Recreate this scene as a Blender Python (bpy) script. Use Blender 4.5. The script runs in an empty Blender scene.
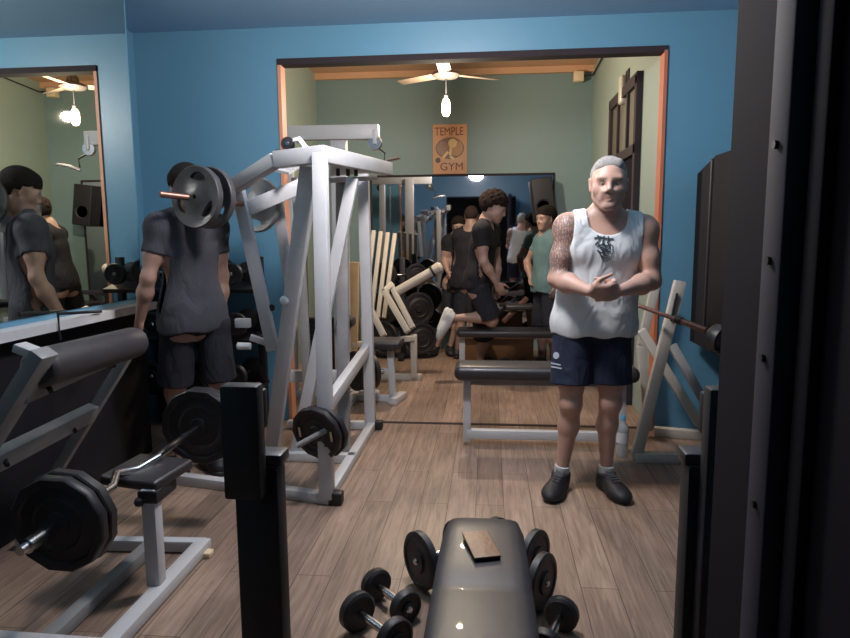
import bpy, bmesh, math, random
import numpy as np
from mathutils import Vector, Matrix
R_ = math.radians
scn = bpy.context.scene
C = scn.collection
random.seed(7); np.random.seed(7)

# ------------------------------------------------------------------ camera
CAM_H = 1.4
cam_data = bpy.data.cameras.new('camera'); cam = bpy.data.objects.new('camera', cam_data); C.objects.link(cam)
cam_data.sensor_width = 36.0; cam_data.lens = 650 * 36.0 / 850; cam_data.clip_start = 0.02
CR = Matrix.Rotation(R_(5.7), 3, 'Z') @ Matrix.Rotation(R_(90 - 7.4), 3, 'X') @ Matrix.Rotation(R_(-0.4), 3, 'Z')
cam.matrix_world = Matrix.Translation((0, 0, CAM_H)) @ CR.to_4x4()
scn.camera = cam
# ------------------------------------------------------------------ world / exposure
w = bpy.data.worlds.new('world'); scn.world = w; w.use_nodes = True
w.node_tree.nodes['Background'].inputs[0].default_value = (0.35, 0.42, 0.55, 1)
w.node_tree.nodes['Background'].inputs[1].default_value = 0.05
scn.view_settings.view_transform = 'Standard'; scn.view_settings.look = 'None'
scn.view_settings.gamma = 1; scn.view_settings.exposure = 0.0; scn.view_settings.use_curve_mapping = False
# ------------------------------------------------------------------ lights of the room
def area(name, loc, size, power, col, rot=(0, 0, 0), spread=180):
    l = bpy.data.lights.new(name, 'AREA'); l.shape = 'DISK'; l.size = size; l.energy = power; l.color = col; l.spread = R_(spread)
    o = bpy.data.objects.new(name, l); C.objects.link(o); o.location = loc; o.rotation_euler = rot; return o
def point(name, loc, rad, power, col):
    l = bpy.data.lights.new(name, 'POINT'); l.shadow_soft_size = rad; l.energy = power; l.color = col
    o = bpy.data.objects.new(name, l); C.objects.link(o); o.location = loc; return o
LAMP = (-0.27, 2.90, 2.80)
point('ceiling_lamp_light', (LAMP[0], LAMP[1], LAMP[2] - 0.22), 0.15, 140, (1.0, 0.92, 0.90))
BULB = (-0.40, 5.95, 2.55)
point('fan_bulb_light', (BULB[0], BULB[1], BULB[2]), 0.045, 120, (1.0, 0.84, 0.64))

# ------------------------------------------------------------------ pixel -> place helper (850x638 frame)
def at(px, py, X=None, Y=None, Z=None):
    d = CR @ Vector(((px - 425) / 650, (319 - py) / 650, -1.0))
    if X is not None: t = X / d.x
    elif Y is not None: t = Y / d.y
    else: t = (Z - CAM_H) / d.z
    return Vector((0, 0, CAM_H)) + d * t

# ------------------------------------------------------------------ materials
MATS = {}
def mat(name, col, rough=0.5, metal=0.0, var=0.12, scale=8.0, bump=0.0, bscale=60.0, spec=0.5, coat=0.0):
    if name in MATS: return MATS[name]
    m = bpy.data.materials.new(name); m.use_nodes = True; nt = m.node_tree; n = nt.nodes; L = nt.links
    b = n['Principled BSDF']
    tc = n.new('ShaderNodeTexCoord'); nz = n.new('ShaderNodeTexNoise'); nz.inputs['Scale'].default_value = scale; nz.inputs['Detail'].default_value = 5
    L.new(tc.outputs['Object'], nz.inputs['Vector'])
    mx = n.new('ShaderNodeMix'); mx.data_type = 'RGBA'
    c = col; lo = tuple(x * (1 - var) for x in c); hi = tuple(min(1, x * (1 + var)) for x in c)
    mx.inputs[6].default_value = (*lo, 1); mx.inputs[7].default_value = (*hi, 1)
    L.new(nz.outputs['Fac'], mx.inputs[0]); L.new(mx.outputs[2], b.inputs['Base Color'])
    b.inputs['Roughness'].default_value = rough; b.inputs['Metallic'].default_value = metal
    b.inputs['Specular IOR Level'].default_value = spec; b.inputs['Coat Weight'].default_value = coat
    if bump:
        n2 = n.new('ShaderNodeTexNoise'); n2.inputs['Scale'].default_value = bscale; n2.inputs['Detail'].default_value = 3
        L.new(tc.outputs['Object'], n2.inputs['Vector'])
        bp = n.new('ShaderNodeBump'); bp.inputs['Strength'].default_value = bump; bp.inputs['Distance'].default_value = 0.01
        L.new(n2.outputs['Fac'], bp.inputs['Height']); L.new(bp.outputs['Normal'], b.inputs['Normal'])
    MATS[name] = m; return m
def emis(name, col, strength):
    m = bpy.data.materials.new(name); m.use_nodes = True; b = m.node_tree.nodes['Principled BSDF']
    b.inputs['Base Color'].default_value = (*col, 1); b.inputs['Emission Color'].default_value = (*col, 1); b.inputs['Emission Strength'].default_value = strength
    return m
BLUE = mat('blue_wall_paint', (0.108, 0.262, 0.378), 0.38, var=0.07, scale=1.4, bump=0.08, bscale=25)
CEILB = mat('blue_paint_lamplit', (0.25, 0.42, 0.60), 0.6, var=0.05, scale=1.2)  # same blue as the walls, lamplight on the ceiling put into the lighter colour
GREEN = mat('green_wall_paint', (0.175, 0.255, 0.262), 0.5, var=0.08, scale=1.2, bump=0.06, bscale=25)
GREENL = mat('olive_wall_paint', (0.27, 0.335, 0.30), 0.5, var=0.08, scale=1.5, bump=0.06, bscale=25)
PEACH = mat('peach_ceiling_paint', (0.60, 0.34, 0.20), 0.6, var=0.15, scale=2.5)
ORANGE = mat('orange_trim_paint', (0.46, 0.14, 0.07), 0.6, var=0.15, scale=6)
DBROWN = mat('dark_brown_trim', (0.022, 0.014, 0.018), 0.85)
BLACKW = mat('black_wall_paint', (0.009, 0.008, 0.011), 0.8, var=0.3, spec=0.2)
WHITEM = mat('white_painted_steel', (0.52, 0.515, 0.53), 0.38, var=0.10, scale=7, bump=0.03)
WORNW = mat('worn_grey_steel', (0.24, 0.235, 0.235), 0.5, var=0.30, scale=9, bump=0.05)
CREAMM = mat('cream_painted_steel', (0.46, 0.42, 0.37), 0.5, var=0.12)
BLACKM = mat('black_steel', (0.009, 0.008, 0.011), 0.55, var=0.3)
DARKM = mat('dark_plastic', (0.018, 0.016, 0.020), 0.55, var=0.3)
RUBBER = mat('black_rubber', (0.016, 0.014, 0.017), 0.5, var=0.3, scale=20)
IRON = mat('grey_cast_iron', (0.085, 0.080, 0.085), 0.42, 0.35, var=0.3, scale=20, bump=0.1)
CHROME = mat('chrome', (0.62, 0.61, 0.62), 0.22, 1.0, var=0.1, scale=30)
RUST = mat('rusty_bar_steel', (0.24, 0.13, 0.10), 0.4, 0.7, var=0.35, scale=40)
VINYL = mat('black_vinyl', (0.026, 0.023, 0.027), 0.42, var=0.2, scale=12, bump=0.08, bscale=14, coat=0.06)
VINYLG = mat('worn_dark_vinyl', (0.036, 0.032, 0.037), 0.5, var=0.3, scale=12, bump=0.08, bscale=20)
DOORG = mat('dark_door_paint', (0.009, 0.007, 0.011), 0.9, var=0.2, scale=3, spec=0.12)
ALU = mat('grey_metal_trim', (0.036, 0.032, 0.044), 0.8, 0.0, var=0.2, spec=0.25)
CARD = mat('tan_plywood', (0.52, 0.33, 0.17), 0.6, var=0.2)
CLOTHW = mat('white_cloth', (0.72, 0.72, 0.74), 0.8, var=0.06)
CREAMP = mat('cream_plastic', (0.75, 0.58, 0.38), 0.5)

def mirror_mat(name, col, rough):
    m = bpy.data.materials.new(name); m.use_nodes = True; b = m.node_tree.nodes['Principled BSDF']
    b.inputs['Base Color'].default_value = (*col, 1); b.inputs['Metallic'].default_value = 1; b.inputs['Roughness'].default_value = rough
    nt = m.node_tree; nz = nt.nodes.new('ShaderNodeTexNoise'); nz.inputs['Scale'].default_value = 3
    mp = nt.nodes.new('ShaderNodeMapRange'); mp.inputs[3].default_value = rough; mp.inputs[4].default_value = rough + 0.03
    nt.links.new(nz.outputs['Fac'], mp.inputs[0]); nt.links.new(mp.outputs[0], b.inputs['Roughness'])
    return m
MIRL = mirror_mat('wall_mirror_glass', (0.82, 0.86, 0.80), 0.0)
MIRF = mirror_mat('dim_mirror_glass', (0.40, 0.42, 0.47), 0.01)

def floor_mat():
    m = bpy.data.materials.new('laminate_planks'); m.use_nodes = True; nt = m.node_tree; n = nt.nodes; L = nt.links; b = n['Principled BSDF']
    tc = n.new('ShaderNodeTexCoord'); mp = n.new('ShaderNodeMapping'); mp.inputs['Rotation'].default_value = (0, 0, R_(90)); L.new(tc.outputs['Object'], mp.inputs['Vector'])
    br = n.new('ShaderNodeTexBrick'); br.offset = 0.37; br.inputs['Scale'].default_value = 1.0
    br.inputs['Brick Width'].default_value = 1.22; br.inputs['Row Height'].default_value = 0.145; br.inputs['Mortar Size'].default_value = 0.0018; br.inputs['Mortar Smooth'].default_value = 0.1
    br.inputs['Color1'].default_value = (0.27, 0.190, 0.142, 1); br.inputs['Color2'].default_value = (0.37, 0.265, 0.205, 1); br.inputs['Mortar'].default_value = (0.08, 0.05, 0.038, 1)
    L.new(mp.outputs[0], br.inputs['Vector'])
    m2 = n.new('ShaderNodeMapping'); m2.inputs['Scale'].default_value = (22, 1.3, 1); L.new(tc.outputs['Object'], m2.inputs['Vector'])
    nz = n.new('ShaderNodeTexNoise'); nz.inputs['Scale'].default_value = 2.2; nz.inputs['Detail'].default_value = 9; nz.inputs['Roughness'].default_value = 0.65; nz.inputs['Distortion'].default_value = 0.8
    L.new(m2.outputs[0], nz.inputs['Vector'])
    cr = n.new('ShaderNodeValToRGB'); cr.color_ramp.elements[0].position = 0.30; cr.color_ramp.elements[0].color = (0.52, 0.48, 0.46, 1)
    cr.color_ramp.elements[1].position = 0.68; cr.color_ramp.elements[1].color = (1.25, 1.25, 1.25, 1); L.new(nz.outputs['Fac'], cr.inputs[0])
    mx = n.new('ShaderNodeMix'); mx.data_type = 'RGBA'; mx.blend_type = 'MULTIPLY'; mx.inputs[0].default_value = 1
    L.new(br.outputs['Color'], mx.inputs[6]); L.new(cr.outputs[0], mx.inputs[7])
    # worn patches in the walkway
    n3 = n.new('ShaderNodeTexNoise'); n3.inputs['Scale'].default_value = 1.7; n3.inputs['Detail'].default_value = 4; L.new(tc.outputs['Object'], n3.inputs['Vector'])
    c3 = n.new('ShaderNodeValToRGB'); c3.color_ramp.elements[0].position = 0.36; c3.color_ramp.elements[0].color = (0.74, 0.72, 0.72, 1); c3.color_ramp.elements[1].position = 0.6; c3.color_ramp.elements[1].color = (1.05, 1.03, 1, 1)
    L.new(n3.outputs['Fac'], c3.inputs[0])
    my = n.new('ShaderNodeMix'); my.data_type = 'RGBA'; my.blend_type = 'MULTIPLY'; my.inputs[0].default_value = 1
    L.new(mx.outputs[2], my.inputs[6]); L.new(c3.outputs[0], my.inputs[7]); L.new(my.outputs[2], b.inputs['Base Color'])
    b.inputs['Roughness'].default_value = 0.42
    bp = n.new('ShaderNodeBump'); bp.inputs['Strength'].default_value = 0.15; bp.inputs['Distance'].default_value = 0.004
    L.new(nz.outputs['Fac'], bp.inputs['Height']); L.new(bp.outputs[0], b.inputs['Normal'])
    return m
FLOORM = floor_mat()

# ------------------------------------------------------------------ mesh helpers
ORG = {}
def tag(o, label=None, cat=None, group=None, kind=None):
    if label: o['label'] = label
    if cat: o['category'] = cat
    if group: o['group'] = group
    if kind: o['kind'] = kind
    return o
def thing(name, label, cat, loc=(0, 0, 0), group=None):
    o = bpy.data.objects.new(name, None); C.objects.link(o); o.location = loc; o.empty_display_size = 0.1
    ORG[o.name] = Vector(loc); return tag(o, label, cat, group)
def link(name, me, parent=None, origin=None):
    o = bpy.data.objects.new(name, me); C.objects.link(o)
    if parent is not None:
        o.parent = parent; org = ORG[parent.name]; me.transform(Matrix.Translation(-org)); ORG[o.name] = org
    else:
        if origin is None:
            vs = [v.co for v in me.vertices]
            origin = Vector(((min(v.x for v in vs) + max(v.x for v in vs)) / 2, (min(v.y for v in vs) + max(v.y for v in vs)) / 2, min(v.z for v in vs)))
        origin = Vector(origin); me.transform(Matrix.Translation(-origin)); o.location = origin; ORG[o.name] = origin
    return o
def frame(d, up=(0, 0, 1)):
    z = Vector(d).normalized(); u = Vector(up)
    if abs(z.dot(u.normalized())) > 0.99: u = Vector((0, 1, 0))
    x = u.cross(z).normalized(); y = z.cross(x)
    return Matrix((x, y, z)).transposed()
class MB:
    def __init__(s): s.bm = bmesh.new()
    def box(s, c, size, rot=None, bev=0.003):
        M = Matrix.Translation(c) @ ((rot.to_4x4()) if rot is not None else Matrix.Identity(4)) @ Matrix.Diagonal((*size, 1))
        r = bmesh.ops.create_cube(s.bm, size=1.0, matrix=M)
        if bev:
            b = min(bev, min(size) * 0.3)
            es = set(e for v in r['verts'] for e in v.link_edges)
            bmesh.ops.bevel(s.bm, geom=list(es), offset=b, segments=2, affect='EDGES', profile=0.5)
        return s
    def beam(s, p, q, w=0.05, h=0.05, up=(0, 0, 1), bev=0.004):
        p = Vector(p); q = Vector(q); d = q - p
        return s.box((p + q) / 2, (w, h, d.length), frame(d, up), bev)
    def tube(s, p, q, r=0.02, r2=None, seg=20):
        p = Vector(p); q = Vector(q); d = q - p
        M = Matrix.Translation((p + q) / 2) @ frame(d).to_4x4()
        bmesh.ops.create_cone(s.bm, cap_ends=True, segments=seg, radius1=r, radius2=r if r2 is None else r2, depth=d.length, matrix=M); return s
    def path(s, pts, r, seg=12):
        pts = [Vector(p) for p in pts]; rings = []
        for i, p in enumerate(pts):
            d = (pts[min(i + 1, len(pts) - 1)] - pts[max(i - 1, 0)])
            F = frame(d, (0.13, 0.2, 0.97)); rr = r[i] if isinstance(r, (list, tuple)) else r
            rings.append([s.bm.verts.new(p + F @ Vector((rr * math.cos(a), rr * math.sin(a), 0))) for a in [2 * math.pi * k / seg for k in range(seg)]])
        for a, b in zip(rings, rings[1:]):
            for k in range(seg): s.bm.faces.new((a[k], a[(k + 1) % seg], b[(k + 1) % seg], b[k]))
        s.bm.faces.new(list(reversed(rings[0]))); s.bm.faces.new(rings[-1]); return s
    def lathe(s, c, d, prof, seg=32, phase=0.0, closed=True):
        F = frame(d); c = Vector(c); rings = []
        for (r, z) in prof:
            rings.append([s.bm.verts.new(c + F @ Vector((r * math.cos(a), r * math.sin(a), z))) for a in [phase + 2 * math.pi * k / seg for k in range(seg)]])
        for a, b in zip(rings, rings[1:]):
            for k in range(seg): s.bm.faces.new((a[k], a[(k + 1) % seg], b[(k + 1) % seg], b[k]))
        if closed: s.bm.faces.new(list(reversed(rings[0]))); s.bm.faces.new(rings[-1])
        return s
    def quad(s, *pts):
        s.bm.faces.new([s.bm.verts.new(p) for p in pts]); return s
    def prism(s, pts, d):
        d = Vector(d); a = [s.bm.verts.new(p) for p in pts]; b = [s.bm.verts.new(Vector(p) + d) for p in pts]; n = len(a)
        s.bm.faces.new(a); s.bm.faces.new(list(reversed(b)))
        for i in range(n): s.bm.faces.new((a[i], b[i], b[(i + 1) % n], a[(i + 1) % n]))
        return s
    def build(s, name, m, parent=None, smooth=True, origin=None, label=None):
        bmesh.ops.recalc_face_normals(s.bm, faces=s.bm.faces)
        me = bpy.data.meshes.new(name); s.bm.to_mesh(me); s.bm.free(); me.materials.append(m)
        if smooth:
            me.polygons.foreach_set('use_smooth', [True] * len(me.polygons))
            try: me.set_sharp_from_angle(angle=R_(38))
            except Exception: pass
        o = link(name, me, parent, origin)
        if label: o['label'] = label
        return o
def rbox(c, size, rad, m, name, parent, rot=None, seg=5, label=None):
    b = MB(); b.box(c, size, rot, 0)
    bmesh.ops.bevel(b.bm, geom=list(b.bm.edges), offset=rad, segments=seg, affect='EDGES', profile=0.5)
    return b.build(name, m, parent, label=label)
def struct(name, b, m): o = b.build(name, m, None, smooth=False); o['kind'] = 'structure'; return o

# ------------------------------------------------------------------ room shell
XL, XLR, XR = -2.20, -2.58, 1.62      # mirror wall, recessed wall, right wall
YB, YB2, YF = 4.70, 4.78, 7.90        # partition faces, far wall
ZC, ZC2 = 2.86, 3.30
GXL, GXR = -2.08, 1.17                # side room walls
OPL, OPR, OPT = -1.50, 1.17, 2.615     # opening in the partition
def bx(x0, x1, y0, y1, z0, z1): b = MB(); b.box(((x0 + x1) / 2, (y0 + y1) / 2, (z0 + z1) / 2), (x1 - x0, y1 - y0, z1 - z0), None, 0); return b
struct('floor', bx(-3.2, 2.2, -1.6, 8.1, -0.1, 0.0), FLOORM)
struct('ceiling', bx(-3.0, 2.0, -0.25, YB, ZC, ZC + 0.1), CEILB)
c2 = bx(-2.4, 1.5, YB2, YF + 0.1, ZC2, ZC2 + 0.1); struct('ceiling_back', c2, PEACH)
b = bx(XL - 0.40, XL, -0.25, 3.93, 0.98, ZC); struct('wall_left', b, BLUE)
b = bx(XL - 0.40, XL, -0.25, 3.93, 0.0, 0.98); struct('wall_left_lower', b, BLACKW)
b = bx(XLR - 0.1, XLR, 3.93, YB, 0.0, ZC); struct('wall_left_recess', b, BLUE)
b = bx(XR, XR + 0.1, -0.25, YB, 0.0, ZC); struct('wall_right', b, BLUE)
b = MB()
for (x0, x1, z0, z1) in ((XLR - 0.1, OPL, 0, ZC2 + 0.1), (OPR + 0.012, XR + 0.1, 0, ZC2 + 0.1), (OPL, OPR + 0.012, OPT, ZC2 + 0.1)):
    b.box(((x0 + x1) / 2, (YB + YB2) / 2, (z0 + z1) / 2), (x1 - x0, YB2 - YB, z1 - z0), None, 0)
struct('wall_partition', b, BLUE)
b = MB()   # near wall with the doorway the picture is taken from
for (x0, x1, z0, z1) in ((XL, -1.05, 0, ZC), (0.62, XR, 0, ZC), (-1.05, 0.62, 2.3, ZC)):
    b.box(((x0 + x1) / 2, -0.18, (z0 + z1) / 2), (x1 - x0, 0.12, z1 - z0), None, 0)
struct('wall_near', b, BLUE)
b = MB()
for a in ((-1.6, 1.2, -1.55, -1.5, 0, 2.5), (-1.6, -1.55, -1.5, -0.24, 0, 2.5), (1.15, 1.2, -1.5, -0.24, 0, 2.5), (-1.6, 1.2, -1.55, -0.24, 2.5, 2.55)):
    b.box(((a[0] + a[1]) / 2, (a[2] + a[3]) / 2, (a[4] + a[5]) / 2), (a[1] - a[0], a[3] - a[2], a[5] - a[4]), None, 0)
struct('wall_hallway', b, BLACKW)
struct('wall_far', bx(-2.4, 1.5, YF, YF + 0.1, 0, ZC2), GREEN)
struct('wall_back_left', bx(GXL - 0.1, GXL, YB2, YF, 0, ZC2), GREENL)
struct('wall_back_right', bx(GXR, GXR + 0.1, YB2, YF, 0, ZC2), GREENL)
struct('trim_1', bx(OPR - 0.012, OPR + 0.010, YB - 0.02, YB2 + 0.01, 0, OPT), ORANGE)
struct('trim_2', bx(OPL - 0.012, OPL + 0.012, YB - 0.012, YB2 + 0.01, 0, OPT), mat('peach_trim', (0.62, 0.27, 0.16), 0.5))
struct('trim_3', bx(OPL - 0.012, OPR + 0.012, YB - 0.015, YB2 + 0.01, OPT - 0.012, OPT + 0.03), DBROWN)
struct('trim_4', bx(OPL, OPR, YB - 0.02, YB + 0.02, 0.0, 0.004), DBROWN)
# wooden strips under the ceiling, like crown beams of the back room
struct('trim_5', bx(GXL, GXR, YF - 0.06, YF, ZC2 - 0.07, ZC2), PEACH)
# window-like transom door in the right wall of the back room
DY0, DY1 = at(613, 150, X=GXR).y, at(641, 150, X=GXR).y
DY0, DY1 = min(DY0, DY1), max(DY0, DY1)
b = MB()
x = GXR - 0.025
for (y0, y1, z0, z1) in ((DY0, DY0 + 0.07, 0, 2.62), (DY1 - 0.07, DY1, 0, 2.62), (DY0, DY1, 2.55, 2.64), (DY0, DY1, 2.02, 2.10)):
    b.box((x, (y0 + y1) / 2, (z0 + z1) / 2), (0.05, y1 - y0, z1 - z0), None, 0.004)
d1 = struct('door_1', b, DBROWN)
b = MB(); ym = (DY0 + DY1) / 2
b.box((GXR - 0.012, ym, 1.01), (0.02, DY1 - DY0 - 0.14, 2.02), None, 0.002); b.build('door_leaf', DOORG, d1)
b = MB(); b.box((GXR - 0.014, ym, 2.33), (0.012, DY1 - DY0 - 0.14, 0.44), None, 0.002); b.build('transom_pane', mat('dim_pane', (0.16, 0.15, 0.12), 0.25), d1)
b = MB()
for k in (-1, 1): b.box((GXR - 0.028, ym + k * (DY1 - DY0) * 0.17, 2.33), (0.03, 0.035, 0.44), None, 0.002)
b.build('mullion', DBROWN, d1)

# open dark door at the right of the picture
p0 = at(737, 320, Y=1.16); dx = p0.x
DE = at(722, 320, X=dx).y
dr = struct('door_2', bx(dx, dx + 0.045, -0.02, DE, 0.01, 2.28), DOORG)
e0 = at(758, 320, X=dx - 0.03).y; e1 = at(777, 320, X=dx - 0.03).y
MB().box((dx - 0.016, (e0 + e1) / 2, 1.145), (0.03, abs(e0 - e1), 2.27), None, 0.004).build('edge_strip', ALU, dr)
b = MB()
for z in (1.52, 1.36, 1.22, 1.0): b.tube((dx - 0.036, (e0 + e1) / 2, z), (dx - 0.028, (e0 + e1) / 2, z), 0.006, seg=10)
b.build('screw', BLACKM, dr)
g0 = at(800, 320, X=dx - 0.012).y; g1 = at(815, 320, X=dx - 0.012).y
MB().box((dx - 0.008, (g0 + g1) / 2, 1.145), (0.014, abs(g0 - g1), 2.2), None, 0.003).build('rail', DOORG, dr)

# ------------------------------------------------------------------ mirrors
mr = thing('wall_mirror', 'huge frameless mirror covering the left wall above the white ledge', 'mirror', (XL, 2.6, 1.0))
bx(XL, XL + 0.008, 0.9, 3.91, 1.02, ZC - 0.005).build('glass', MIRL, mr, smooth=False)
MB().box((XL + 0.005, 3.915, 1.93), (0.012, 0.006, 1.82), None, 0.001).build('edge_strip', BLUE, mr)
lg = thing('wall_ledge', 'white ledge board along the left wall below the big mirror', 'ledge', (XL, 2.4, 0.95))
bx(XL, XL + 0.10, 0.9, 3.45, 0.945, 0.99).build('board', WHITEM, lg)
bx(XL, XL + 0.10, 3.452, 3.92, 0.945, 0.99).build('end_board', mat('grey_board', (0.16, 0.15, 0.17), 0.5), lg, label='grey far end of the ledge')
MB().path([(XL + 0.11, 2.95, 0.90), (XL + 0.11, 2.95, 1.03), (XL + 0.11, 3.3, 1.0)], 0.008).build('bracket', BLACKM, lg)
fa, fb = at(372, 177, Y=YF).x, at(553, 176, Y=YF).x
fm = thing('wall_mirror', 'wide dim mirror on the far wall below the orange poster', 'mirror', ((fa + fb) / 2, YF, 0.1))
bx(fa, fb, YF - 0.012, YF - 0.002, 0.25, 2.09).build('glass', MIRF, fm, smooth=False)
b = MB()
for (x0, x1, z0, z1) in ((fa - 0.02, fb + 0.02, 2.085, 2.11), (fa - 0.02, fb + 0.02, 0.23, 0.26), (fa - 0.02, fa, 0.25, 2.1), (fb, fb + 0.02, 0.25, 2.1)):
    b.box(((x0 + x1) / 2, YF - 0.012, (z0 + z1) / 2), (x1 - x0, 0.02, z1 - z0), None, 0.003)
b.build('frame', DBROWN, fm)
# dark board on the right wall of the front room
y0 = at(694, 250, X=XR - 0.24).y
b = MB(); b.prism([(XR - 0.24, y0, 0.66), (XR - 0.24, y0, 1.79), (XR - 0.24, y0 - 0.35, 1.87), (XR - 0.24, 1.9, 1.87), (XR - 0.24, 1.9, 0.66)], (0.23, 0, 0))
pb = thing('wall_cabinet', 'tall black cabinet panel on the right wall beside the open door', 'cabinet', (XR - 0.07, 2.9, 0.66))
b.build('body', BLACKW, pb, smooth=False)
MB().box((XR - 0.245, y0 - 0.3, 1.33), (0.012, 0.02, 1.05), None, 0.002).build('seam', DARKM, pb)
# ------------------------------------------------------------------ gym object builders
def round_plate(name, m, c, d, R, t, parent, seg=40, hub=0.028, phase=0, label=None, slots=False, slotm=None):
    """solid disc weight with rim, dished web and hub, axis d, centre c"""
    b = MB(); h = t / 2
    prof = [(hub * 0.5, -h), (hub * 1.5, -h), (hub * 1.7, -h * 0.55), (R * 0.50, -h * 0.5), (R * 0.54, -h * 0.8), (R * 0.60, -h * 0.5), (R * 0.80, -h * 0.45), (R * 0.84, -h), (R * 0.97, -h), (R, -h * 0.7),
            (R, h * 0.7), (R * 0.97, h), (R * 0.84, h), (R * 0.80, h * 0.45), (R * 0.60, h * 0.5), (R * 0.54, h * 0.8), (R * 0.50, h * 0.5), (hub * 1.7, h * 0.55), (hub * 1.5, h), (hub * 0.5, h)]
    b.lathe(c, d, prof, seg, phase)
    o = b.build(name, m, parent, label=label)
    if slots:
        F = frame(d)
        for k in range(2):
            a = R_(8) + k * math.pi; p = Vector(c) + F @ Vector((R * 0.68 * math.cos(a), R * 0.68 * math.sin(a), -h * 0.5))
            q = MB(); q.box(p, (R * 0.10, R * 0.34, 0.004), F @ Matrix.Rotation(a, 3, 'Z'), 0.001); q.build('slot_marking', slotm or CLOTHW, o)
    return o
def grip_plate(name, m, c, d, R, t, parent, label=None, rot0=0.3):
    """cast tri-grip weight: disc with three real openings"""
    F = frame(d); c = Vector(c); h = t / 2; n = 72
    def hole(a):   # radial band openings
        for k in range(3):
            dd = (a - rot0 - k * 2 * math.pi / 3 + math.pi) % (2 * math.pi) - math.pi
            if abs(dd) < 0.46: return math.sqrt(max(0, 1 - (dd / 0.46) ** 2))
        return 0
    b = MB(); bm = b.bm
    rad = []
    for i in range(n):
        a = 2 * math.pi * i / n; s_ = hole(a)
        mid = 0.66 * R; hw = 0.135 * R * s_
        rad.append((a, [0.07 * R, 0.22 * R, 0.34 * R, mid - hw, mid + hw, 0.86 * R, 0.97 * R, R], s_ > 0.01))
    th = [h, h, h * 0.6, h * 0.62, h * 0.62, h * 0.8, h, h * 0.7]
    front = []; back = []
    for a, rs, hh in rad:
        front.append([bm.verts.new(c + F @ Vector((r * math.cos(a), r * math.sin(a), z))) for r, z in zip(rs, th)])
        back.append([bm.verts.new(c + F @ Vector((r * math.cos(a), r * math.sin(a), -z))) for r, z in zip(rs, th)])
    for i in range(n):
        j = (i + 1) % n; op = rad[i][2] or rad[j][2]
        for k in range(7):
            if k == 3 and op: continue
            if k == 3: pass
            try:
                bm.faces.new((front[i][k], front[i][k + 1], front[j][k + 1], front[j][k])); bm.faces.new((back[i][k], back[j][k], back[j][k + 1], back[i][k + 1]))
            except ValueError: pass
        bm.faces.new((front[i][7], back[i][7], back[j][7], front[j][7])); bm.faces.new((front[i][0], front[j][0], back[j][0], back[i][0]))
        if op:
            for k in (3, 4): bm.faces.new((front[i][k], front[j][k], back[j][k], back[i][k]))
    bmesh.ops.remove_doubles(bm, verts=bm.verts, dist=0.0004)
    bmesh.ops.dissolve_degenerate(bm, edges=bm.edges, dist=0.0002)
    return b.build(name, m, parent, label=label)
def dumbbell(loc, ang, R, L, label, group, name='dumbbell', tilt=0.0, headm=None, zc=None):
    z = R if zc is None else zc
    d = Vector((math.cos(ang), math.sin(ang), tilt)).normalized(); c = Vector((loc[0], loc[1], z))
    t = thing(name, label, 'dumbbell', (loc[0], loc[1], z - R), group)
    b = MB(); b.lathe(c, d, [(0.013, -L / 2), (0.013, -L * 0.2), (0.016, 0), (0.013, L * 0.2), (0.013, L / 2)], 16); b.build('handle', CHROME, t)
    for s in (-1, 1):
        w_ = 0.045; cc = c + d * s * (L / 2 - w_ / 2)
        b = MB(); b.lathe(cc, d * s, [(0.02, -w_ / 2), (R * 0.86, -w_ / 2), (R, -w_ * 0.32), (R, w_ * 0.25), (R * 0.93, w_ * 0.4), (R * 0.80, w_ * 0.42), (R * 0.76, w_ * 0.30), (R * 0.42, w_ * 0.30), (R * 0.38, w_ * 0.5), (0.008, w_ * 0.52)], 32)
        hd = b.build('weight_head', headm or RUBBER, t)
        MB().lathe(cc + d * s * w_ * 0.5, d * s, [(0.009, 0), (0.014, 0.002), (0.010, 0.007), (0.002, 0.008)], 14).build('end_cap', CHROME, hd)
    return t
def foot_cap(p, m=None, s=0.055): return MB().box(p, (s, s, s), None, 0.006)

# ------------------------------------------------------------------ foreground flat bench with uprights
fb_ = thing('bench_press', 'black flat press bench with two tall uprights, nearest to the viewer', 'bench', (-0.015, 1.5, 0))
pc = at(484, 520, Z=0.45); X0 = -0.015; yf = pc.y + 0.02; yn = 1.02
b = MB(); n = 20; prof = []
def padring(y, wd, th, z0):
    pts = []
    for k in range(n):
        a = 2 * math.pi * k / n; ca, sa = math.cos(a), math.sin(a)
        e = 0.45
        pts.append((X0 + wd / 2 * math.copysign(abs(ca) ** e, ca), y, z0 + th / 2 * math.copysign(abs(sa) ** e, sa)))
    return pts
rings = []
for y, wd, th, dz in ((yf + 0.02, 0.17, 0.03, -0.012), (yf + 0.012, 0.215, 0.055, -0.004), (yf - 0.01, 0.235, 0.068, 0), (yf - 0.10, 0.262, 0.072, 0), (yf - 0.3, 0.275, 0.073, 0), (yf - 0.42, 0.278, 0.067, -0.002), (yf - 0.44, 0.278, 0.062, -0.004), (yf - 0.46, 0.28, 0.068, -0.002), (1.3, 0.285, 0.072, 0), (yn, 0.285, 0.07, 0), (yn - 0.02, 0.24, 0.04, 0)):
    rings.append([b.bm.verts.new(p) for p in padring(y, wd, th, 0.418 + dz)])
for r1, r2 in zip(rings, rings[1:]):
    for k in range(n): b.bm.faces.new((r1[k], r1[(k + 1) % n], r2[(k + 1) % n], r2[k]))
b.bm.faces.new(rings[0]); b.bm.faces.new(list(reversed(rings[-1])))
b.build('seat_pad', VINYL, fb_)
MB().beam((X0, 1.0, 0.355), (X0, yf - 0.06, 0.355), 0.05, 0.05).build('pad_rail', BLACKM, fb_)
for yy in (1.10, yf - 0.14):
    q = MB(); q.beam((X0, yy, 0.03), (X0, yy, 0.36), 0.05, 0.05, up=(0, 1, 0)); q.build('leg', BLACKM, fb_)
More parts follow.
